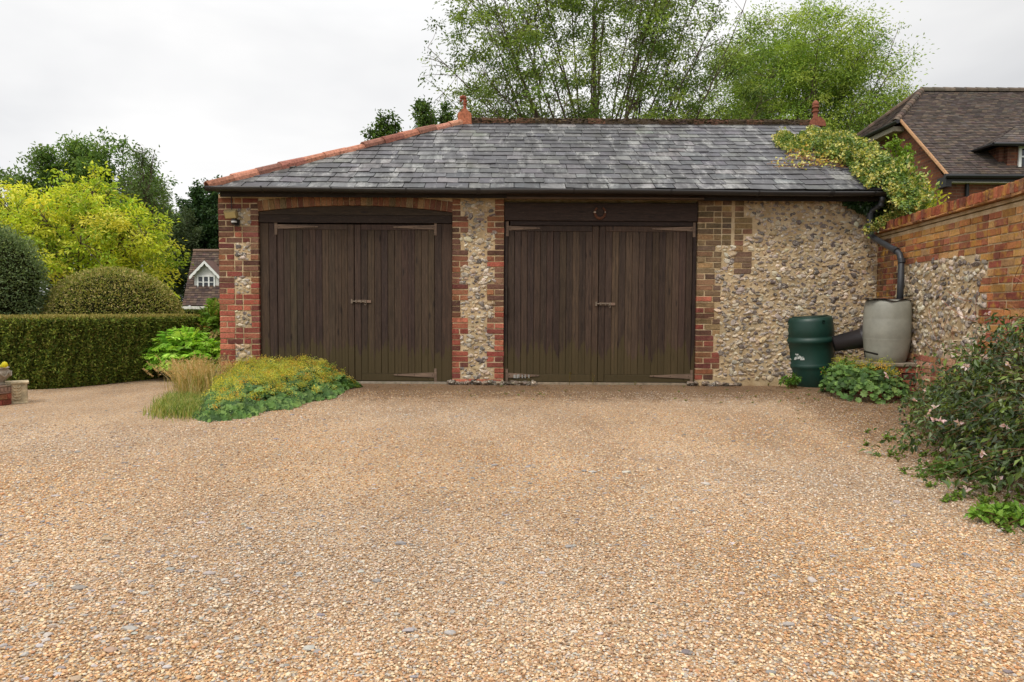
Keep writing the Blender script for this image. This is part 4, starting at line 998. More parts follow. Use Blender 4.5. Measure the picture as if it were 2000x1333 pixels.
# ferny shrubs at the garage corner
def fern_shrub(name, label, bx, by, bz, w_, h_, nf, L0, pal, tippal, seed, lean=(0, 0), group='feathery shrubs at the garage corner'):
    global rng
    sv = rng; rng = np.random.default_rng(seed)
    T = thing(name, (bx, by, 0), label, 'shrub', group); st = MB(); lm = MB()
    for i in range(nf):
        a = rng.uniform(0, 6.283); rr = rng.uniform(0, 1) ** .5
        o = np.array([bx + rng.normal(0, w_ * .15), by + rng.normal(0, w_ * .15), bz + rng.uniform(0, h_ * .45)])
        tgt = np.array([bx + w_ * rr * math.cos(a) + lean[0], by + w_ * rr * math.sin(a) * .8 + lean[1], bz + h_ * (1 - .55 * rr * rr) * rng.uniform(.35, 1)])
        m_ = (o + tgt) / 2 + [0, 0, h_ * .25]; P = bez(o, m_, tgt, 10); st.tube(P, np.linspace(.006, .002, 10), 4, lin(110, 110, 50), caps=False)
        tip = unit(P[-1] - P[-3]); n2 = 13; tt = np.linspace(3.5, 9, n2)
        B = np.stack([np.interp(tt, range(10), P[:, d]) for d in range(3)], -1)
        sd_ = unit(np.cross(tip, [0, 0, 1])); col = pick(pal if rng.uniform() > .16 or not tippal else tippal, 1, .1)[0]
        for s in (1, -1):
            D = unit(sd_ * s * 1.0 + tip * .55 + rng.normal(0, .13, (n2, 3)) - [0, 0, .15])
            L = L0 * np.sin(np.linspace(.5, 2.8, n2)) * rng.uniform(.8, 1.1)
            leaves(lm, B, D, np.tile(unit(np.cross(sd_, tip) + rng.normal(0, .15, 3)), (n2, 1)), L, L * .28, np.tile(col, (n2, 1)) * rng.uniform(.85, 1.15, (n2, 1)), fold=.15)
    st.build('stems', M_bark, T); lm.build('foliage', M_leaf, T); rng = sv
q = at(372, 735, 9.9)
fern_shrub('feathery_shrub', 'bright green feathery-leaved shrub low against the left garage corner', q.x, 9.8, 0, .66, .80, 420, .14, [lin(148, 196, 58), lin(168, 212, 74), lin(124, 172, 50), lin(182, 216, 92)], None, 51)
q = at(425, 640, 10.9)
fern_shrub('feathery_shrub', 'taller green shrub with bronze tips behind the left garage corner', q.x, 10.9, .2, .52, 1.02, 300, .11, [lin(104, 140, 44), lin(126, 160, 52), lin(90, 124, 40)], [lin(196, 168, 110), lin(200, 150, 90)], 52)

# lady's mantle
AL = [lin(92, 124, 62), lin(106, 138, 70), lin(78, 108, 54), lin(124, 154, 82), lin(66, 94, 48)]
AF = [lin(200, 190, 66), lin(180, 184, 66), lin(220, 206, 96), lin(172, 168, 62), lin(208, 168, 66), lin(164, 176, 78)]
def mantle(name, label, poly_px, hfun, nleaf, nflow, flowf, lr=.042, seed=1, side=.0):
    global rng
    sv = rng; rng = np.random.default_rng(seed)
    G = np.array([tuple(gr(*p))[:2] for p in poly_px])
    def inside(P):
        c = np.zeros(len(P), bool); j = len(G) - 1
        for i in range(len(G)):
            a, b_ = G[i], G[j]; cond = ((a[1] > P[:, 1]) != (b_[1] > P[:, 1])) & (P[:, 0] < (b_[0] - a[0]) * (P[:, 1] - a[1]) / (b_[1] - a[1] + 1e-9) + a[0]); c ^= cond; j = i
        return c
    def edged(P):
        d = np.full(len(P), 9.0)
        for i in range(len(G)):
            a, b_ = G[i], G[(i + 1) % len(G)]; ab = b_ - a; t = np.clip(((P - a) @ ab) / (ab @ ab), 0, 1); d = np.minimum(d, np.linalg.norm(P - a - t[:, None] * ab, axis=1))
        return d
    def samp(n):
        out = []
        while sum(map(len, out)) < n:
            P = rng.uniform(G.min(0), G.max(0), (n * 2, 2)); out.append(P[inside(P)])
        return np.concatenate(out)[:n]
    ctr = G.mean(0); T = thing(name, (ctr[0], ctr[1], 0), label, 'plant', 'lady’s mantle clumps'.replace('’', ''))
    P = samp(nleaf); d = edged(P); H = hfun(P, d); lump = .02 * np.sin(P[:, 0] * 11) * np.sin(P[:, 1] * 9)
    z = np.clip(H * rng.uniform(.55, 1.0, nleaf) + lump, .015, None)
    Nn = np.c_[rng.normal(0, .35, nleaf), rng.normal(-.45, .35, nleaf), np.full(nleaf, .8)]
    Nn[:, :2] += np.where(d[:, None] < .15, (P - ctr) * .6, 0)
    z = z + .035 * np.sin(P[:, 0] * 23 + P[:, 1] * 7) * np.sin(P[:, 1] * 17 - P[:, 0] * 5) * np.clip(d / .2, 0, 1); z = np.maximum(z, .015)
    m = MB(); discs(m, np.c_[P, z], Nn, lr * rng.uniform(.55, 1.25, nleaf), pick(AL, nleaf, .12), n=15, lob=.30, cup=.18); m.build('foliage', M_leaf, T)
    # flower sprays
    C0 = samp(nflow * 3); cp_ = (np.sin(C0[:, 0] * 13 + 2 * np.sin(C0[:, 1] * 9)) * np.sin(C0[:, 1] * 12 + C0[:, 0] * 5) + rng.normal(0, .5, len(C0))); C0 = C0[cp_ > -.45]; d = edged(C0); keep = flowf(C0, d) > rng.uniform(0, 1, len(C0)); C0, d = C0[keep][:nflow], d[keep][:nflow]
    H = hfun(C0, d); k = 46; n = len(C0) * k
    ctrs = np.c_[C0, H + rng.uniform(-.04, .10, len(C0)) + .03 * np.sin(C0[:, 0] * 13) * np.sin(C0[:, 1] * 12)]
    dd = rng.normal(0, 1, (len(C0), k, 3)) * np.array([.030, .030, .020])
    FP = (ctrs[:, None] + dd).reshape(-1, 3); cc = np.repeat(pick(AF, len(C0), .1), k, 0) * rng.uniform(.8, 1.2, (n, 1))
    m = MB(); s = rng.uniform(.009, .016, n); leaves(m, FP, rng.normal(size=(n, 3)), rng.normal(size=(n, 3)) + [0, 0, .5], s, s * .9, cc); m.build('flowers', M_leaf, T)['kind'] = 'stuff'
    st = MB()
    for c in ctrs[::2]: st.tube([c - [rng.normal(0, .03), rng.normal(0, .03), .16], c], [.0022, .0015], 3, lin(130, 140, 60), caps=False)
    st.build('stems', M_bark, T)['kind'] = 'stuff'; rng = sv
    return T
pol = [(380, 818), (402, 826), (450, 822), (490, 816), (520, 804), (570, 800), (600, 788), (650, 780), (675, 762), (708, 757), (690, 748), (640, 742), (560, 742), (470, 742), (432, 745), (400, 770)]
hf = lambda P, d: .27 * np.clip(d / .45, 0, 1) ** .65 * np.interp(P[:, 1], [6.3, 7.4, 9], [.55, .9, 1.0]) * np.interp(P[:, 0], [-3.4, -2.5, -2.0], [1, .92, .5])
ff = lambda P, d: np.clip((d - .07) / .10, 0, 1) * np.interp(P[:, 1], [6.3, 6.8, 7.3], [.30, .65, 1.0]) * np.interp(P[:, 0], [-2.5, -2.1], [1, .4])
mantle('flowering_plant', 'wide clump of yellow-green flowers and scalloped leaves before the left doors', pol, hf, 4800, 640, ff, seed=61)
pol = [(1598, 768), (1640, 782), (1700, 790), (1765, 788), (1785, 776), (1760, 772), (1690, 768), (1640, 752)]
hf2 = lambda P, d: .36 * np.clip(d / .13, 0, 1) ** .6 
ff2 = lambda P, d: (np.sin(P[:, 0] * 9 + .5) > .2) * np.clip((d - .03) / .05, 0, 1) * .8
mantle('flowering_plant', 'small clump of scalloped leaves with yellow-green flowers below the grey barrel', pol, hf2, 900, 90, ff2, lr=.043, seed=62)

# grasses
def grass(name, label, cat, G, n, h0, h1, pal, mat, wdt=.006, lean=.35, kind=None, seedheads=0, wind=(0, 0)):
    P = G(n); T_ = MB(); a = rng.uniform(0, 6.283, n); h = rng.uniform(h0, h1, n); ln = rng.uniform(.1, lean, n) * h
    dx = np.cos(a) * ln + wind[0] * h; dy = np.sin(a) * ln + wind[1] * h; s = np.c_[-np.sin(a), np.cos(a), np.zeros(n)] * wdt / 2
    b0 = np.c_[P, np.zeros(n)]; m1 = b0 + np.c_[dx * .35, dy * .35, h * .6]; tp = b0 + np.c_[dx, dy, h]
    V = np.stack([b0 - s, b0 + s, m1 + s * .8, m1 - s * .8, tp], 1).reshape(-1, 3); i = (np.arange(n) * 5)[:, None]
    cc = pick(pal, n, .12); T_.add(V, [i + np.array([[0, 1, 2, 3]]), i + np.array([[3, 2, 4]])], np.repeat(cc, 5, 0))
    if seedheads:
        k = 26; idx = rng.integers(0, n, seedheads); idx = idx[h[idx] > (h0 + h1) / 2]; t = rng.uniform(.72, 1.02, (len(idx), k, 1))
        Q = (b0[idx][:, None] + (tp[idx] - b0[idx])[:, None] * t + rng.normal(0, .006, (len(idx), k, 3))).reshape(-1, 3)
        leaves(T_, Q, np.repeat(tp[idx] - m1[idx], k, 0) + rng.normal(0, .03, Q.shape), rng.normal(size=Q.shape), .018, .006, pick([lin(206, 176, 124), lin(190, 156, 104), lin(214, 190, 146)], len(Q), .1))
    o = T_.build(name, mat); tag(o, label, cat, kind=kind); return o
def Gp(pts):
    A = np.array([tuple(gr(*p))[:2] for p in pts])
    def f(n):
        w4 = rng.dirichlet(np.ones(len(A)) * .8, n); k = (n + 39) // 40; T0 = rng.normal(0, 1, (k, 2)) * .07; return w4 @ A * 1.0 + rng.normal(0, .035, (n, 2)) + np.repeat(T0, 40, 0)[:n]
    return f
grass('grass_verge', 'patch of green grass at the left foot of the flowering clump', 'grass', Gp([(288, 822), (390, 826), (430, 800), (330, 785), (345, 770), (430, 770)]), 10000, .03, .11, [lin(108, 132, 48), lin(132, 150, 60), lin(160, 160, 84), lin(92, 116, 44), lin(176, 164, 104)], M_leaf, lean=.9, kind='stuff')
grass('dry_grass', 'tall pale dry seeding grasses left of the brick pier', 'grass', Gp([(345, 778), (392, 790), (428, 768), (425, 748), (338, 756)]), 1200, .10, .44, [lin(196, 168, 116), lin(176, 150, 96), lin(206, 184, 140), lin(132, 140, 70), lin(150, 146, 84)], M_dryleaf, lean=1.0, kind='stuff', seedheads=420, wind=(-.12, -.05))

# weeds scattered over the gravel
def leafy(mb, st, c, h, w_, nl, ls, pal, lw=.5, stems=5):
    for i in range(stems):
        a = rng.uniform(0, 6.283); tip = np.array(c) + [math.cos(a) * w_ * rng.uniform(.3, 1), math.sin(a) * w_ * rng.uniform(.3, 1), h * rng.uniform(.5, 1)]
        P = bez(np.array(c, float), np.array(c) + [0, 0, h * .5], tip, 5); st.tube(P, np.linspace(.004, .0015, 5), 4, lin(96, 84, 48), caps=False)
        k = max(2, nl // stems); t = rng.uniform(.8, 4, k); B = np.stack([np.interp(t, range(5), P[:, d]) for d in range(3)], -1)
        leaves(mb, B, rng.normal(0, .7, (k, 3)) + [0, 0, .25], rng.normal(0, .4, (k, 3)) + [0, 0, 1], ls * rng.uniform(.6, 1.2, k), ls * lw * rng.uniform(.8, 1.1, k), pick(pal, k, .12))
m = MB(); st = MB(); WP = [lin(104, 134, 48), lin(128, 156, 60), lin(86, 112, 46)]
for i in range(150):
    px_, py_ = rng.uniform(1690, 1990), rng.uniform(840, 1040)
    if py_ < 840 + (px_ - 1690) * .5 - 40 or py_ > 885 + (px_ - 1690) * .62 : continue
    g_ = gr(px_, py_); leafy(m, st, tuple(g_), rng.uniform(.01, .05), rng.uniform(.02, .07), 16, .03, WP, .6, 4)
for i in range(46):
    px_ = rng.choice([rng.uniform(900, 1420), rng.uniform(1400, 1800)]); g_ = gr(px_, rng.uniform(756, 790)); leafy(m, st, tuple(g_), .02, .04, 10, .018, WP, .5, 3)
for px_, hh in ((1033, .14), (1112, .2), (1158, .17), (1240, .05), (1500, .05)):
    g_ = at(px_, 752, FY - .02); leafy(m, st, (g_.x, FY - .03, 0), hh, .03, 16, .02, [lin(150, 110, 60), lin(110, 120, 50)], .5, 3)
wo = m.build('weeds', M_leaf); tag(wo, 'small green weeds sprouting through the gravel', None, kind='stuff'); so_ = st.build('stems', M_bark, wo)
n = 900; Yl = rng.uniform(6.2, 9.2, n); Xl = rng.uniform(-1.8, 4.2, n); kk = (Yl > 8.2 - .9 * rng.uniform(0, 1, n)) | (Xl > 2.2 + .12 * Yl - .4); Xl, Yl = Xl[kk], Yl[kk]; n = len(Xl)
m = MB(); leaves(m, np.c_[Xl, Yl, np.full(n, .012)], rng.normal(size=(n, 3)) * [1, 1, .15], rng.normal(0, .25, (n, 3)) + [0, 0, 1], rng.uniform(.015, .045, n), rng.uniform(.008, .02, n), pick([lin(110, 78, 48), lin(140, 106, 64), lin(84, 62, 42), lin(160, 136, 80), lin(96, 92, 50)], n, .15))
tag(m.build('leaf_litter', M_dryleaf), 'dry brown leaf litter blown against the garage and the bed', None, kind='stuff')
# leafy plants by the butts
def bushy(name, label, px_, Y, z0, w_, h_, ns, nl, ls, pal, mat=None, lw=.45, flowers=None, cat='plant', group=None, dirb=(0, 0, 0)):
    c = at(px_, 700, Y); T = thing(name, (c.x, Y, z0), label, cat, group); m = MB(); st = MB()
    for i in range(ns):
        a = rng.uniform(0, 6.283); r_ = rng.uniform(0, 1) ** .5; b0 = np.array([c.x + rng.normal(0, w_ * .2), Y + rng.normal(0, w_ * .15), z0])
        tip = np.array([c.x + w_ * r_ * math.cos(a) + dirb[0], Y + w_ * .7 * r_ * math.sin(a) + dirb[1], z0 + h_ * (1 - .45 * r_ ** 2) * rng.uniform(.55, 1)])
        P = bez(b0, (b0 + tip) / 2 + [0, 0, h_ * .2], tip, 7); st.tube(P, np.linspace(.005, .002, 7), 4, lin(104, 88, 54), caps=False)
        t = rng.uniform(1.6, 6, nl); B = np.stack([np.interp(t, range(7), P[:, d]) for d in range(3)], -1)
        leaves(m, B, rng.normal(0, .7, (nl, 3)) + [0, -.1, 0], rng.normal(0, .35, (nl, 3)) + [0, -.2, 1], ls * rng.uniform(.6, 1.25, nl), ls * lw, pick(pal, nl, .14))
    m.build('foliage', mat or M_leaf, T); st.build('stems', M_bark, T)
    if flowers:
        fm_ = MB(); nf, fs, fp = flowers; idx = rng.integers(0, len(m.V), nf)
        P = np.array([m.V[i][rng.integers(0, len(m.V[i]))] for i in idx]) + [0, -.015, .01]
        for p in P:
            fm_ = MB(); k = 6; D = rng.normal(0, 1, (k, 3)) + [0, -.3, .3]; leaves(fm_, np.tile(p, (k, 1)), D, rng.normal(size=(k, 3)), fs, fs * .6, pick(fp, k, .08)); fm_.build('flower', M_leaf, T)
    return T
HY_ = [lin(88, 128, 48), lin(104, 144, 56), lin(72, 108, 42), lin(120, 156, 64)]
bushy('flowering_shrub', 'leafy green shrub with orange-yellow buds between the two water barrels', 1655, 8.62, 0, .34, .52, 60, 22, .06, HY_, flowers=(40, .016, [lin(220, 180, 50), lin(200, 110, 50)]), cat='shrub')
bushy('weed_clump', 'low green leafy weeds at the left foot of the green butt', 1547, 9.0, 0, .16, .24, 24, 14, .05, HY_)
bushy('weed_clump', 'green weeds in the corner behind the grey barrel and plinth', 1790, 8.75, 0, .14, .62, 26, 18, .05, [lin(70, 104, 40), lin(90, 126, 48)])
bushy('weed_clump', 'green weeds along the foot of the garden wall right of the plinth', 1790, 8.2, 0, .30, .20, 40, 14, .05, [lin(100, 116, 48), lin(120, 130, 56), lin(84, 104, 44)])

# large climber on the right
CP = [lin(74, 96, 44), lin(86, 110, 50), lin(60, 82, 38), lin(98, 120, 56), lin(96, 88, 56), lin(116, 138, 62), lin(52, 72, 36), lin(66, 90, 40)]
T = thing('climbing_shrub', (3.9, 5.2, 0), 'large sprawling climber with reddish stems and pale pink flowers against the garden wall', 'shrub')
m = MB(); st = MB(); fw = MB()
def wallx(Y): return XR + (Y - FY) * .144 - .03
ns = 1250
for i in range(ns):
    Y = rng.uniform(2.6, 6.5); root = np.array([wallx(Y) - rng.uniform(.1, .55), Y + rng.normal(0, .2), rng.uniform(0, .15)])
    hmax = np.interp(Y, [2.6, 4.5, 5.3, 6.1, 6.5], [1.25, 1.20, .80, .42, .16]); out = np.interp(Y, [2.6, 3.5, 4.0, 5.0, 5.8, 6.5], [1.75, 1.60, 1.55, 1.30, .72, .22])
    v_ = rng.uniform(0, 1) ** 1.35; f_ = rng.uniform(0, 1)
    zt = hmax * v_ * rng.uniform(.85, 1.12); xo = out * math.sqrt(max(0, 1 - v_ ** 1.7)) * rng.uniform(.55, 1.02)
    tip = np.array([wallx(Y) - .05 - xo, Y + rng.normal(0, .35), max(.03, zt)])
    P = bez(root, (root + tip) / 2 + [0, 0, .3 * hmax + .1], tip, 9); (st.tube(P, np.linspace(.004, .0015, 9), 4, lin(104, 78, 58), caps=False) if i % 2 else None)
    nl = 40; t = rng.uniform(2.5, 8, nl); B = np.stack([np.interp(t, range(9), P[:, d]) for d in range(3)], -1) + rng.normal(0, .035, (nl, 3))
    B[:, 2] = np.maximum(B[:, 2], .01)
    L = .053 * rng.uniform(.5, 1.3, nl)
    leaves(m, B, rng.normal(0, .6, (nl, 3)) + [-.35, -.25, -.25], rng.normal(0, .4, (nl, 3)) + [-.3, -.2, 1], L, L * .44, np.tile(pick(CP, 1, .1), (nl, 1)) * rng.uniform(.45, 1.1, (nl, 1)) * np.array([1.06, 1.0, .85]))
    if i % 16 == 0:
        fw = MB(); k = 6; D = rng.normal(0, .8, (k, 3)) + [-.5, -.4, .3]; leaves(fw, np.tile(P[-1] + [-.03, -.02, .02], (k, 1)), D, rng.normal(size=(k, 3)), .032, .020, pick([lin(226, 204, 204), lin(214, 186, 190)], k, .05)); fw.build('flower', M_leaf, T)
for i in range(34):   # bare twigs on the wall
    Y = rng.uniform(5.0, 7.4); z = rng.uniform(.5, 1.5) * np.interp(Y, [5, 7.4], [1.2, .6]); a_ = np.array([wallx(Y) - .04, Y, z]); b_ = a_ + [-.04, rng.normal(0, .35), rng.uniform(.05, .4)]
    st.tube(bez(a_, (a_ + b_) / 2 + rng.normal(0, .06, 3) * [.3, 1, 1], b_, 6), .0028, 4, lin(150, 104, 84), caps=False)
m.build('foliage', M_leafglossy, T); st.build('stems', M_bark, T)
bushy('ground_plant', 'low bright green leafy weeds on the gravel at the right edge before the climber', 1985, 3.35, 0, .22, .09, 34, 16, .042, [lin(122, 160, 60), lin(104, 140, 54), lin(140, 176, 76)], lw=.6)
bushy('ground_plant', 'low green trailing weeds in the gravel left of the climber foot', 1885, 4.3, 0, .36, .10, 40, 14, .045, [lin(80, 108, 50), lin(98, 126, 54)], lw=.5)

# ivy over the roof verge
IV = [lin(206, 196, 110), lin(190, 184, 92), lin(168, 172, 80), lin(132, 150, 66), lin(108, 130, 56), lin(212, 206, 136), lin(88, 112, 52)]
T = thing('ivy', (XE1, EY + .5, EZ), 'variegated yellow-green ivy sprawling over the right end of the slate roof', 'ivy')
pn = Vector((0, -math.sin(sa), math.cos(sa)))
spine = [(1520, 272, 10, .03), (1560, 270, 18, .06), (1590, 272, 24, .10), (1630, 290, 32, .18), (1660, 300, 34, .22), (1690, 318, 34, .24), (1715, 336, 30, .22), (1735, 352, 26, .20), (1758, 372, 22, .16), (1775, 392, 20, .12)]
m = MB(); st = MB()
SPN = np.array(spine, float); IVG = [lin(96, 122, 54), lin(78, 104, 46), lin(118, 140, 60), lin(132, 150, 70)]
for i in range(330):
    t = rng.uniform(0, len(SPN) - 1.001); k = int(t); A = SPN[k] + (SPN[k + 1] - SPN[k]) * (t - k)
    ang = rng.uniform(0, 6.283); q = rng.uniform(0, 1) ** .6 * (1.25 if rng.uniform() < .2 else .85)
    cx_, cy_ = A[0] + A[2] * q * math.cos(ang) * 1.25, A[1] + 5 + A[2] * q * math.sin(ang) * 1.0
    if cy_ > 268 + (cx_ - 1500) * .62 + 24: continue
    rr_ = rng.uniform(4, 11); hh = A[3] * max(.15, 1 - q * q) * rng.uniform(.4, 1.25); n = int(16 * rr_)
    e = rng.normal(0, .5, (n, 2)); P = np.array([tuple(onplane(cx_ + x_ * rr_, cy_ + y_ * rr_ * .7, (0, EY, EZ + .04), pn)) for x_, y_ in e])
    P[:, 2] += hh * rng.uniform(.35, 1.1, n); P[:, 1] -= .02
    low = rng.uniform() < .38; pal = IVG if low else IV
    leaves(m, P, rng.normal(0, .7, (n, 3)) + [-.1, -.5, 0], rng.normal(0, .5, (n, 3)) + [0, -.5, .7], .045 * rng.uniform(.55, 1.2, n), .038 * rng.uniform(.7, 1.2, n), pick(pal, n, .15), wide=.35)
for i in range(44):
    a_ = np.array(tuple(onplane(rng.uniform(1570, 1700), rng.uniform(290, 330), (0, EY, EZ + .04), pn))); b_ = a_ + [-rng.uniform(.2, .6), 0, 0]; b_ = b_ + [0, rng.uniform(-.2, .2), 0]; b_[2] = EZ + .05 + (b_[1] - EY) * math.tan(sa); b_[2] = max(b_[2], EZ)
    st.tube(bez(a_, (a_ + b_) / 2 + [0, 0, .04], b_, 5), .004, 4, lin(150, 110, 80), caps=False)
    n = 14; t = rng.uniform(0, 1, (n, 1)); P = a_ + (b_ - a_) * t + rng.normal(0, .03, (n, 3)) + [0, 0, .02]; leaves(m, P, rng.normal(0, .7, (n, 3)) + [0, -.5, 0], rng.normal(0, .4, (n, 3)) + [0, -.4, .8], .045, .036, pick(IV[:3] + [lin(190, 150, 70)], n, .12), wide=.35)
m.build('foliage', M_leafglossy, T); st.build('stems', M_bark, T)
T = thing('ivy', (XR, FY - .1, 2.3), 'dark green ivy under the eaves behind the downpipe', 'ivy'); m = MB()
n = 1500; t = rng.uniform(0, 1, n); X_ = 1650 + 95 * t; top_ = 388; bot = 395 + 48 * t; Y_ = top_ + (bot - top_) * rng.uniform(0, 1, n)
P = np.array([tuple(at(x_, y_, FY - rng.uniform(.01, .12))) for x_, y_ in zip(X_, Y_)])
leaves(m, P, rng.normal(0, .5, (n, 3)) + [0, -.2, -.7], rng.normal(0, .3, (n, 3)) + [0, -1, .3], .065, .055, pick([lin(44, 66, 32), lin(56, 82, 40), lin(36, 54, 28)], n, .15), wide=.35)
n = 420; t = rng.uniform(0, 1, n); P = np.array([tuple(at(x_, y_, 8.95)) for x_, y_ in zip(1690 + 75 * t + rng.normal(0, 3, n), 452 - 42 * t + rng.normal(0, 5, n))])
leaves(m, P, rng.normal(0, .7, (n, 3)) + [0, -.3, -.2], rng.normal(0, .4, (n, 3)) + [0, -.5, .8], .045, .036, pick(IV, n, .12), wide=.35)
m.build('foliage', M_leafglossy, T)
# golden shrub + sprig behind the wall
c_ = at(1788, 398, 9.6)
shell_plant('golden_shrub', 'yellow-leaved shrub rising behind the garden wall below the ivy', 'shrub', (c_.x, 9.6, c_.z - .25), (.36, .3, .50), 2600, .06, [lin(196, 190, 60), lin(168, 176, 56), lin(210, 196, 70), lin(120, 140, 50)], M_leaf, core=False, rough=.25, lump=.15, tuft=.3)
c_ = at(1750, 385, 9.3)
shell_plant('ivy', 'green and yellow ivy mound between the gutter end and the garden wall top', 'ivy', (c_.x + .02, 9.25, c_.z - .05), (.34, .28, .42), 2600, .06, IV[2:], M_leafglossy, core=False, rough=.2, lump=.15, lw=.7)
c_ = at(1768, 300, 13)
make_tree('sapling', 'single leafy green sprig standing up in front of the brick house', 'tree', c_.x, 13, (c_.x, 13, c_.z - .1), (.28, .25, .45), c_.z - 1.2, c_.z - .3, 5, 5, 3, 9, .08, [lin(128, 156, 54), lin(110, 140, 46)], .02, BK, spread=.08, twl=.25, lw=.6, seed=71)

# ================================================================== BRICK HOUSE (right)
X0, Yf, Yr = at(1845, 360, 18).x, 18.0, 21.4
zE = at(1900, 343, 17.7).z; zR = at(1850, 178, Yr).z; Yb = 2 * Yr - Yf
hs_ = thing('brick_house', (X0 + 4, Yf, 0), 'brown brick house with tiled half-hipped roof and dormer behind the garden wall', 'house')
HB = [lin(122, 78, 62), lin(138, 88, 66), lin(108, 72, 62), lin(128, 84, 72), lin(150, 94, 70), lin(98, 68, 60)]
X1 = X0 + 14
fE = (zR - zE) / (Yr - (Yf - .3)); zj_ = zE + fE * (20.0 - Yf + .3)
m = MB(); m.box(X0, X1, Yf, Yb, 0, zE); 
m.add([(X0, Yf, zE), (X0, Yb, zE), (X0, 2 * Yr - 20.0, zj_ - .1), (X0, 20.0, zj_ - .1), (X0 + .3, Yf, zE), (X0 + .3, Yb, zE), (X0 + .3, 2 * Yr - 20, zj_ - .1), (X0 + .3, 20, zj_ - .1)], [np.array([[3, 2, 1, 0], [4, 5, 6, 7], [7, 6, 2, 3]])])
M_hb, t, b = newmat('house_brickwork')
cc_ = t.nodes.new('ShaderNodeTexCoord'); sxx = t.nodes.new('ShaderNodeSeparateXYZ'); t.links.new(cc_.outputs['Object'], sxx.inputs[0])
sm = t.nodes.new('ShaderNodeMath'); sm.operation = 'ADD'; t.links.new(sxx.outputs[0], sm.inputs[0]); t.links.new(sxx.outputs[1], sm.inputs[1])
cb_ = t.nodes.new('ShaderNodeCombineXYZ'); t.links.new(sm.outputs[0], cb_.inputs[0]); t.links.new(sxx.outputs[2], cb_.inputs[1])
bt = t.nodes.new('ShaderNodeTexBrick'); bt.inputs['Scale'].default_value = 1.0; bt.inputs['Brick Width'].default_value = .225; bt.inputs['Row Height'].default_value = .076; bt.inputs['Mortar Size'].default_value = .008
bt.inputs['Color1'].default_value = (*lin(138, 86, 64), 1); bt.inputs['Color2'].default_value = (*lin(98, 66, 58), 1); bt.inputs['Mortar'].default_value = (*lin(120, 96, 80), 1)
t.links.new(cb_.outputs[0], bt.inputs['Vector']); vv = coords(t)
c = mixc(t, 1.0, bt.outputs['Color'], ramp(t, noise(t, vv, 5, 5, .7), [(.3, .75), (.7, 1.25)]), 'MULTIPLY'); t.links.new(c, b.inputs['Base Color']); rough_spec(b, .95, .1); bump(t, b, bt.outputs['Fac'], .4, -.005)
hwall = m.build('wall', M_hb, hs_)
def tiled(m, A, B, C_, D_, rows, wd, pal, th=.02, up=np.array([0, 0, 1.0])):
    # courses of clay tiles on quad A(bl) B(br) C(tr) D(tl)
    A, B, C_, D_ = (np.array(v_, float) for v_ in (A, B, C_, D_)); nrm = unit(np.cross(B - A, D_ - A)) if np.linalg.norm(D_ - A) > 1e-6 else unit(np.cross(B - A, C_ - A))
    if nrm[2] < 0: nrm = -nrm
    for k in range(rows):
        f0, f1 = k / rows, min(1, (k + 1.25) / rows); l0, r0 = A + (D_ - A) * f0, B + (C_ - B) * f0; l1, r1 = A + (D_ - A) * f1, B + (C_ - B) * f1
        ln = np.linalg.norm(r0 - l0); nx_ = max(1, int(round(ln / wd))); e = np.linspace(0, 1, nx_ + 1)
        jz = rng.normal(0, th * .12, nx_)
        for i in range(nx_):
            a_, b_, c_, d_ = l0 + (r0 - l0) * e[i], l0 + (r0 - l0) * (e[i + 1] - .03 / nx_), l1 + (r1 - l1) * (e[i + 1] - .03 / nx_), l1 + (r1 - l1) * e[i]
            o = nrm * (th + jz[i]); m.add([a_ + o, b_ + o, c_ + nrm * .003, d_ + nrm * .003, a_, b_], np.array([[0, 1, 2, 3], [4, 5, 1, 0]]), pick(pal, 1, .12)[0])
RT = [lin(84, 73, 68), lin(92, 80, 72), lin(76, 67, 64), lin(98, 86, 76), lin(88, 80, 76), lin(72, 64, 60)]
xh = at(1800, 177, Yr).x; YE = Yf - .3
jx0, jy0 = X0 - .12, 20.0; jyb = 2 * Yr - jy0; zjp = zE + fE * (jy0 - YE)
m = MB(); m.add([(jx0, YE, zE), (X1, YE, zE), (X1, Yr, zR), (xh, Yr, zR), (jx0, jy0, zjp), (jx0, jyb, zjp), (jx0, Yb + .3, zE), (X1, Yb + .3, zE)], [np.array([[0, 1, 2, 3, 4]]), np.array([[3, 2, 7, 6, 5]]), np.array([[4, 3, 5]])], lin(70, 58, 54))
hr = m.build('roof', M_tile, hs_)
m = MB(); tiled(m, (jx0, YE, zE), (X1, YE, zE), (X1, jy0, zjp), (jx0, jy0, zjp), 34, .15, RT)
tiled(m, (jx0, jy0, zjp), (X1, jy0, zjp), (X1, Yr, zR), (xh, Yr, zR), 23, .15, RT)
tiled(m, (jx0 - .2, jyb + .15, zjp - .12), (jx0 - .2, jy0 - .15, zjp - .12), (xh, Yr, zR), (xh, Yr, zR), 24, .15, RT); m.build('roof_tiles', M_tile, hr)
m = MB()
for i in range(34): halfround(m, (xh + i * .33, Yr, zR + .02), (xh + (i + 1.02) * .33, Yr, zR + .02), .11, pick([lin(104, 92, 80), lin(92, 84, 74)], 1, .1)[0])
for s in (0, 1):
    e0 = np.array((jx0 - .2, jy0 - .15 if s == 0 else jyb + .15, zjp - .10)); e1 = np.array((xh, Yr, zR + .03))
    for i in range(14): halfround(m, e0 + (e1 - e0) * i / 14, e0 + (e1 - e0) * (i + 1.05) / 14, .09, pick([lin(104, 88, 76), lin(90, 78, 70)], 1, .1)[0])
m.build('ridge_tiles', M_tile, hr)
m = MB(); # half-hip eaves board and gutter
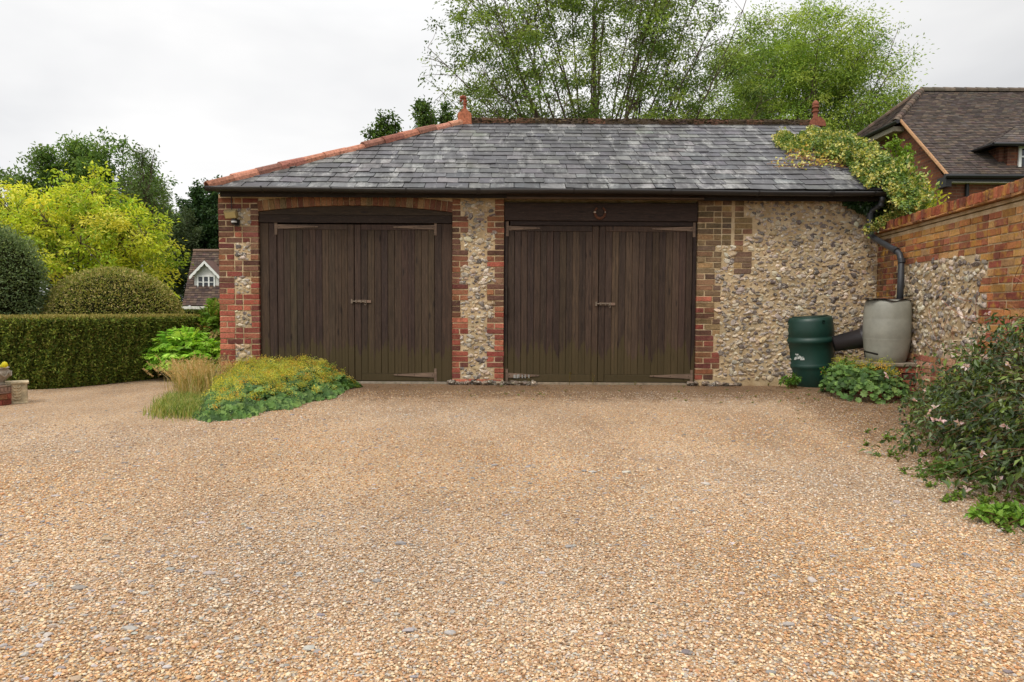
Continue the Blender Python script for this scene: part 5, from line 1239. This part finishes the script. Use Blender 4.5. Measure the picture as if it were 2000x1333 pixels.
m.tube([(jx0 - .24, jy0 - .35, zjp - .16), (jx0 - .24, jyb + .2, zjp - .16)], .06, 8, lin(26, 25, 26)); m.tube([(jx0 - .1, YE - .05, zE - .03), (X1, YE - .05, zE - .03)], .06, 8, lin(26, 25, 26))
m.tube([(X0 + .55, Yf - .06, zE - .1), (X0 + .55, Yf - .06, .1)], .045, 8, lin(24, 24, 25)); m.box(jx0 - .02, jx0 + .12, YE + .02, Yf + .1, zE - .28, zE - .02, lin(28, 26, 26)); m.box(jx0 + .12, X1, YE + .02, YE + .05, zE - .14, zE - .01, lin(30, 28, 28))
m.build('gutter', M_paint, hs_)
m = MB(); m.box(jx0 - .2, X0 - .002, jy0 - .05, jyb + .05, zjp - .36, zjp - .22, lin(150, 140, 122)); m.box(X0, X1, YE + .05, Yf, zE - .17, zE - .15, lin(200, 196, 186)); m.build('soffit', M_white, hs_)
m = MB(); pv = np.array([(jx0 - .01, YE, zE + .01), (jx0 - .01, jy0, zjp + .0)]); m.tube([tuple(pv[0]), tuple(pv[1])], .045, 6, lin(176, 136, 100)); m.build('verge', M_terra, hs_)
# dormer
yd = 18.05; xd = at(1968, 300, yd).x
zd0 = at(1985, 334, yd).z; zd1 = at(1985, 285, yd).z; xw = at(1988, 300, yd).x
dm = MB(); dm.box(xd, xd + 3.2, yd, Yr - .3, zd0 - .3, zd1 - .03); dm.brick(xd - .14, xd, yd + .1, yd + .6, zd0 + .25, zd1, (1, 1, 1), c=.02); dor = dm.build('dormer', M_hb, hs_)
m = MB(); ex = at(1937, 297, yd - .2).x; yR2 = 19.75; zR2 = at(1990, 243, yR2).z; xr0 = at(1990, 243, yR2).x
V = [(ex, yd - .25, zd1 - .02), (xd + 3.5, yd - .25, zd1 - .02), (xd + 3.5 - (xr0 - ex), yR2, zR2), (xr0, yR2, zR2), (ex, yR2 - .1, zd1 - .02)]
m.add(V, [np.array([[0, 1, 2, 3]]), np.array([[4, 0, 3]])], lin(80, 66, 62)); dro = m.build('dormer_roof', M_tile, dor)
m = MB(); tiled(m, V[0], V[1], V[2], V[3], 9, .18, RT); tiled(m, V[4], V[0], V[3], V[3], 9, .18, RT); m.build('dormer_tiles', M_tile, dro)
m = MB(); m.tube([V[0], V[1]], .05, 8, lin(26, 25, 26)); m.tube([V[4], V[0]], .04, 8, lin(26, 25, 26)); m.build('dormer_gutter', M_paint, dor)
m = MB(); 
for a_, b_, c_, d_ in ((0, 1.6, 0, .06), (0, 1.6, zd1 - zd0 - .08, zd1 - zd0 - .02), (0, .07, .06, zd1 - zd0 - .08), (.5, .56, .06, zd1 - zd0 - .08), (1.03, 1.09, .06, zd1 - zd0 - .08), (1.53, 1.6, .06, zd1 - zd0 - .08)):
    m.box(xw + a_, xw + b_, yd - .05, yd - .003, zd0 + c_, zd0 + d_, lin(226, 226, 222))
m.box(xw + .07, xw + 1.53, yd - .04, yd - .01, zd0 + .34, zd0 + .38, lin(226, 226, 222))
wf = m.build('window_frame', M_white, dor); m = MB(); m.box(xw + .02, xw + 1.58, yd - .02, yd - .002, zd0 + .02, zd1 - .06); m.build('pane', M_glass, wf)

# ================================================================== COTTAGE (left, far)
Yc = 40.0; e0 = at(356, 597, Yc); r0 = at(378, 491, 42.6); 
ct = thing('cottage', (e0.x + 3, Yc, 0), 'distant cottage with brown tiled roof and white gabled dormer left of the garage', 'house')
CX1 = e0.x + 8
m = MB(); m.box(e0.x + .3, CX1, Yc + .4, Yc + 5, 0, e0.z); m.build('wall', M_hb, ct)
m = MB(); m.add([(e0.x, Yc, e0.z), (CX1, Yc, e0.z), (CX1, 42.6, r0.z), (r0.x, 42.6, r0.z), (e0.x, 45.2, e0.z), (CX1, 45.2, e0.z)], [np.array([[0, 1, 2, 3]]), np.array([[5, 4, 3, 2]]), np.array([[4, 0, 3]])], lin(80, 64, 58)); rf = m.build('roof', M_tile, ct)
m = MB(); tiled(m, (e0.x, Yc, e0.z), (CX1, Yc, e0.z), (CX1, 42.6, r0.z), (r0.x, 42.6, r0.z), 24, .2, [lin(94, 78, 68), lin(84, 70, 62), lin(102, 86, 74), lin(76, 64, 60)], th=.035); m.build('roof_tiles', M_tile, rf)
m = MB(); m.tube([(r0.x, 42.6, r0.z + .03), (CX1, 42.6, r0.z + .03)], .1, 8, lin(120, 98, 84)); m.box(e0.x - .05, CX1, Yc - .06, Yc - .02, e0.z - .22, e0.z - .04, lin(210, 206, 198)); m.build('ridge_and_fascia', M_tile, rf)
yD = 40.9; a_ = at(380, 568, yD); b_ = at(427, 536, yD); ap = at(403, 515, yD)
m = MB(); m.prism([(a_.x, a_.z), (b_.x, a_.z), (b_.x, b_.z), (ap.x, ap.z), (a_.x, b_.z)], yD, yD + 1.6, lin(206, 204, 200)); dmr = m.build('dormer', M_white, ct)
w0 = at(387, 562, yD); w1 = at(419, 541, yD); m = MB(); ww = (w1.x - w0.x)
m.box(w0.x - .06, w1.x + .06, yD - .06, yD - .003, w0.z - .08, w0.z - .02, lin(235, 235, 232)); m.box(w0.x - .06, w1.x + .06, yD - .06, yD - .003, w1.z, w1.z + .06, lin(235, 235, 232))
for q in (0, 1 / 3, 2 / 3, 1): m.box(w0.x + ww * q - .04, w0.x + ww * q + .04, yD - .05, yD - .003, w0.z - .02, w1.z, lin(235, 235, 232))
m.box(w0.x, w1.x, yD - .045, yD - .015, (w0.z + w1.z) / 2 - .02, (w0.z + w1.z) / 2 + .02, lin(235, 235, 232))
wf = m.build('window_frame', M_white, dmr); m = MB(); m.box(w0.x, w1.x, yD - .02, yD - .002, w0.z, w1.z); m.build('pane', M_glass, wf)
m = MB(); L_ = (a_.x - .18, b_.z - .14); R_ = (b_.x + .18, b_.z - .14); A_ = (ap.x, ap.z + .16)
for s, (p, q) in ((0, (L_, A_)), (1, (R_, A_))):   # scalloped bargeboards
    P_ = []; nn = 13
    for i in range(nn): t = i / (nn - 1); P_.append((p[0] + (q[0] - p[0]) * t, p[1] + (q[1] - p[1]) * t))
    low = [(x, z - .17 - .05 * abs(math.sin(i * math.pi / 3))) for i, (x, z) in enumerate(P_)]
    m.prism((P_ + low[::-1])[::(1 if s else -1)], yD - .28, yD - .22, lin(230, 230, 226))
m.build('bargeboard', M_white, dmr)
m = MB(); m.add([(L_[0], yD - .28, L_[1] + .03), (A_[0], yD - .28, A_[1] + .03), (A_[0], yD + 1.7, A_[1] + .03), (L_[0], yD + 1.2, L_[1] + .03), (R_[0], yD - .28, R_[1] + .03), (R_[0], yD + 1.2, R_[1] + .03)], [np.array([[0, 1, 2, 3]]), np.array([[1, 4, 5, 2]])], lin(104, 82, 74)); m.build('dormer_roof', M_tile, dmr)
lw_ = at(397, 606, Yc + .35); m = MB(); m.box(lw_.x - .35, lw_.x + .35, Yc + .3, Yc + .397, lw_.z - .9, lw_.z + .1, lin(226, 226, 222)); wfr = m.build('window_frame', M_white, ct)
m = MB(); m.box(lw_.x - .27, lw_.x + .27, Yc + .28, Yc + .298, lw_.z - .8, lw_.z); m.build('pane', M_glass, wfr)
# small outbuilding behind hedge at far left
q = at(78, 606, 30); ob = thing('outbuilding', (q.x, 30, 0), 'sliver of brick building with white window between the round bush and the dome', 'building')
m = MB(); m.box(q.x - 4, q.x + .32, 30.0, 33, 0, q.z + .25); m.build('wall', M_hb, ob)
m = MB(); m.prism([(q.x - 4.2, q.z + .25), (q.x + .5, q.z + .25), (q.x + .5, q.z + .4), (q.x - 4.2, q.z + .4)], 29.8, 33.2, lin(96, 76, 68)); m.build('roof', M_tile, ob)
m = MB(); m.box(q.x - .55, q.x + .1, 29.9, 29.998, q.z - .6, q.z + .12, lin(226, 226, 222)); wfr = m.build('window_frame', M_white, ob)
for s in (0, 1): m = MB(); m.box(q.x - .49 + s * .29, q.x - .25 + s * .29, 29.88, 29.898, q.z - .5, q.z + .05); m.build('pane', M_glass, wfr)

# ================================================================== URN, PLANTER
pp_ = gr(34, 789); px0, px1 = gr(17, 789).x, gr(49, 789).x; pyy = pp_.y; ph_ = at(34, 747, pyy).z
pl_ = thing('stone_planter', (pp_.x, pyy, 0), 'small square pale stone planter with carved leaf sprig beside the urn', 'planter')
pa_ = math.atan2(-pp_.x, pp_.y); PM = Matrix.Translation((pp_.x, pyy, 0)) @ Matrix.Rotation(pa_, 4, 'Z'); wq = 32 / F * math.hypot(pp_.x, pyy) * .97; cxp = 0; pyy = 0; wq = wq; stc = lin(188, 170, 138)
m = MB(); m.brick(cxp - wq * .44, cxp + wq * .44, pyy, pyy + wq * .9, .0, ph_ - .02, stc, c=.006, jit=.001, M=PM); m.brick(cxp - wq * .5, cxp + wq * .5, pyy - .012, pyy + wq, ph_ - .022, ph_, stc * 1.05, c=.005, M=PM); m.brick(cxp - wq * .5, cxp + wq * .46, pyy - .010, pyy + wq * .9, 0, .018, stc, c=.004, M=PM); m.build('box', M_stone, pl_)
m = MB()
for i in range(5):
    z = .035 + i * .032
    for s in (1, -1): m.tube([tuple(PM @ Vector(q_)) for q_ in ((cxp, pyy - .001, z), (cxp + s * .022, pyy - .007, z + .012), (cxp + s * .042, pyy - .002, z + .034))], [.005, .008, .002], 6, stc)
m.build('carved_sprig', M_stone, pl_, smooth=True)
ur = gr(-20, 793); uy = ur.y + .08
bp = thing('brick_pedestal', (ur.x, uy, 0), 'low round brick and carved stone pedestal under the urn at the left edge', 'pedestal')
zc_ = at(0, 752, uy).z; zc2 = at(0, 768, uy).z; r_ = .145
m = MB()
for k in range(2):
    for i in range(9):
        a0 = i * R(40) + k * R(20); M = Matrix.Translation((ur.x, uy, 0)) @ Matrix.Rotation(a0, 4, 'Z'); m.brick(-.048, .048, -r_, -r_ + .06, k * zc2 / 2 + .002, (k + 1) * zc2 / 2 - .006, pick(RED[:3] + [lin(140, 90, 66)], 1, .1)[0], M=M)
m.lathe([(r_ - .012, 0), (r_ - .012, zc2)], 32, lin(150, 120, 90), M=Matrix.Translation((ur.x, uy, 0))); m.build('brickwork', M_brick, bp)
m = MB(); m.lathe([(r_ + .002, zc2 - .002), (r_ + .006, zc2 + .008), (r_ - .004, zc2 + .014), (r_ - .004, zc_ - .016), (r_ + .006, zc_ - .01), (r_, zc_)], 40, lin(140, 112, 98), M=Matrix.Translation((ur.x, uy, 0)))
for i in range(24):
    a0 = R(15) * i; m.box(-.012, .012, -r_ - .004, -r_ + .008, zc2 + .022, zc_ - .024, lin(150, 122, 106), M=Matrix.Translation((ur.x, uy, 0)) @ Matrix.Rotation(a0, 4, 'Z'))
m.build('carved_band', M_stone, bp)
un = thing('stone_urn', (ur.x, uy, zc_), 'weathered grey stone urn with carved swags on the brick pedestal', 'urn')
zt_u = at(0, 718, uy).z - zc_; m = MB(); s_ = zt_u / .19
m.lathe([(.001, .001), (.105, .001), (.105, .012), (.085, .02), (.09, .04 * s_), (.125, .08 * s_), (.142, .12 * s_), (.140, .145 * s_), (.118, .17 * s_), (.128, .178 * s_), (.132, .188 * s_), (.115, .19 * s_), (.10, .15 * s_), (.001, .15 * s_)], 40, lin(160, 148, 134), M=Matrix.Translation((ur.x, uy, zc_)), caps=False)
m.build('bowl', M_stone, un, smooth=True); m = MB()
for i in range(10):
    a0 = R(36) * i; a1 = a0 + R(36); P_ = [(ur.x + (.145 - .004 * abs(t - .5)) * math.cos(a0 + (a1 - a0) * t), uy + .143 * math.sin(a0 + (a1 - a0) * t), zc_ + (.145 - .05 * math.sin(t * math.pi)) * s_) for t in np.linspace(0, 1, 7)]
    m.tube(P_, .007, 6, lin(164, 152, 138))
m.build('swag', M_stone, un, smooth=True)
yl = at(8, 713, uy - .05); T = thing('yellow_plant', (yl.x, uy - .04, zt_u + zc_), 'rounded yellow succulent leaf pad growing in the urn', 'plant')
m = MB(); blobs(m, np.array([[yl.x, uy - .04, yl.z], [yl.x - .06, uy, yl.z - .02]]), np.array([[.036, .02, .034], [.04, .02, .02]]), np.array([lin(208, 198, 40), lin(180, 176, 44)]), amp=.03, R3=np.array([np.eye(3)] * 2)); m.build('leaf_pad', M_leaf, T, smooth=True)
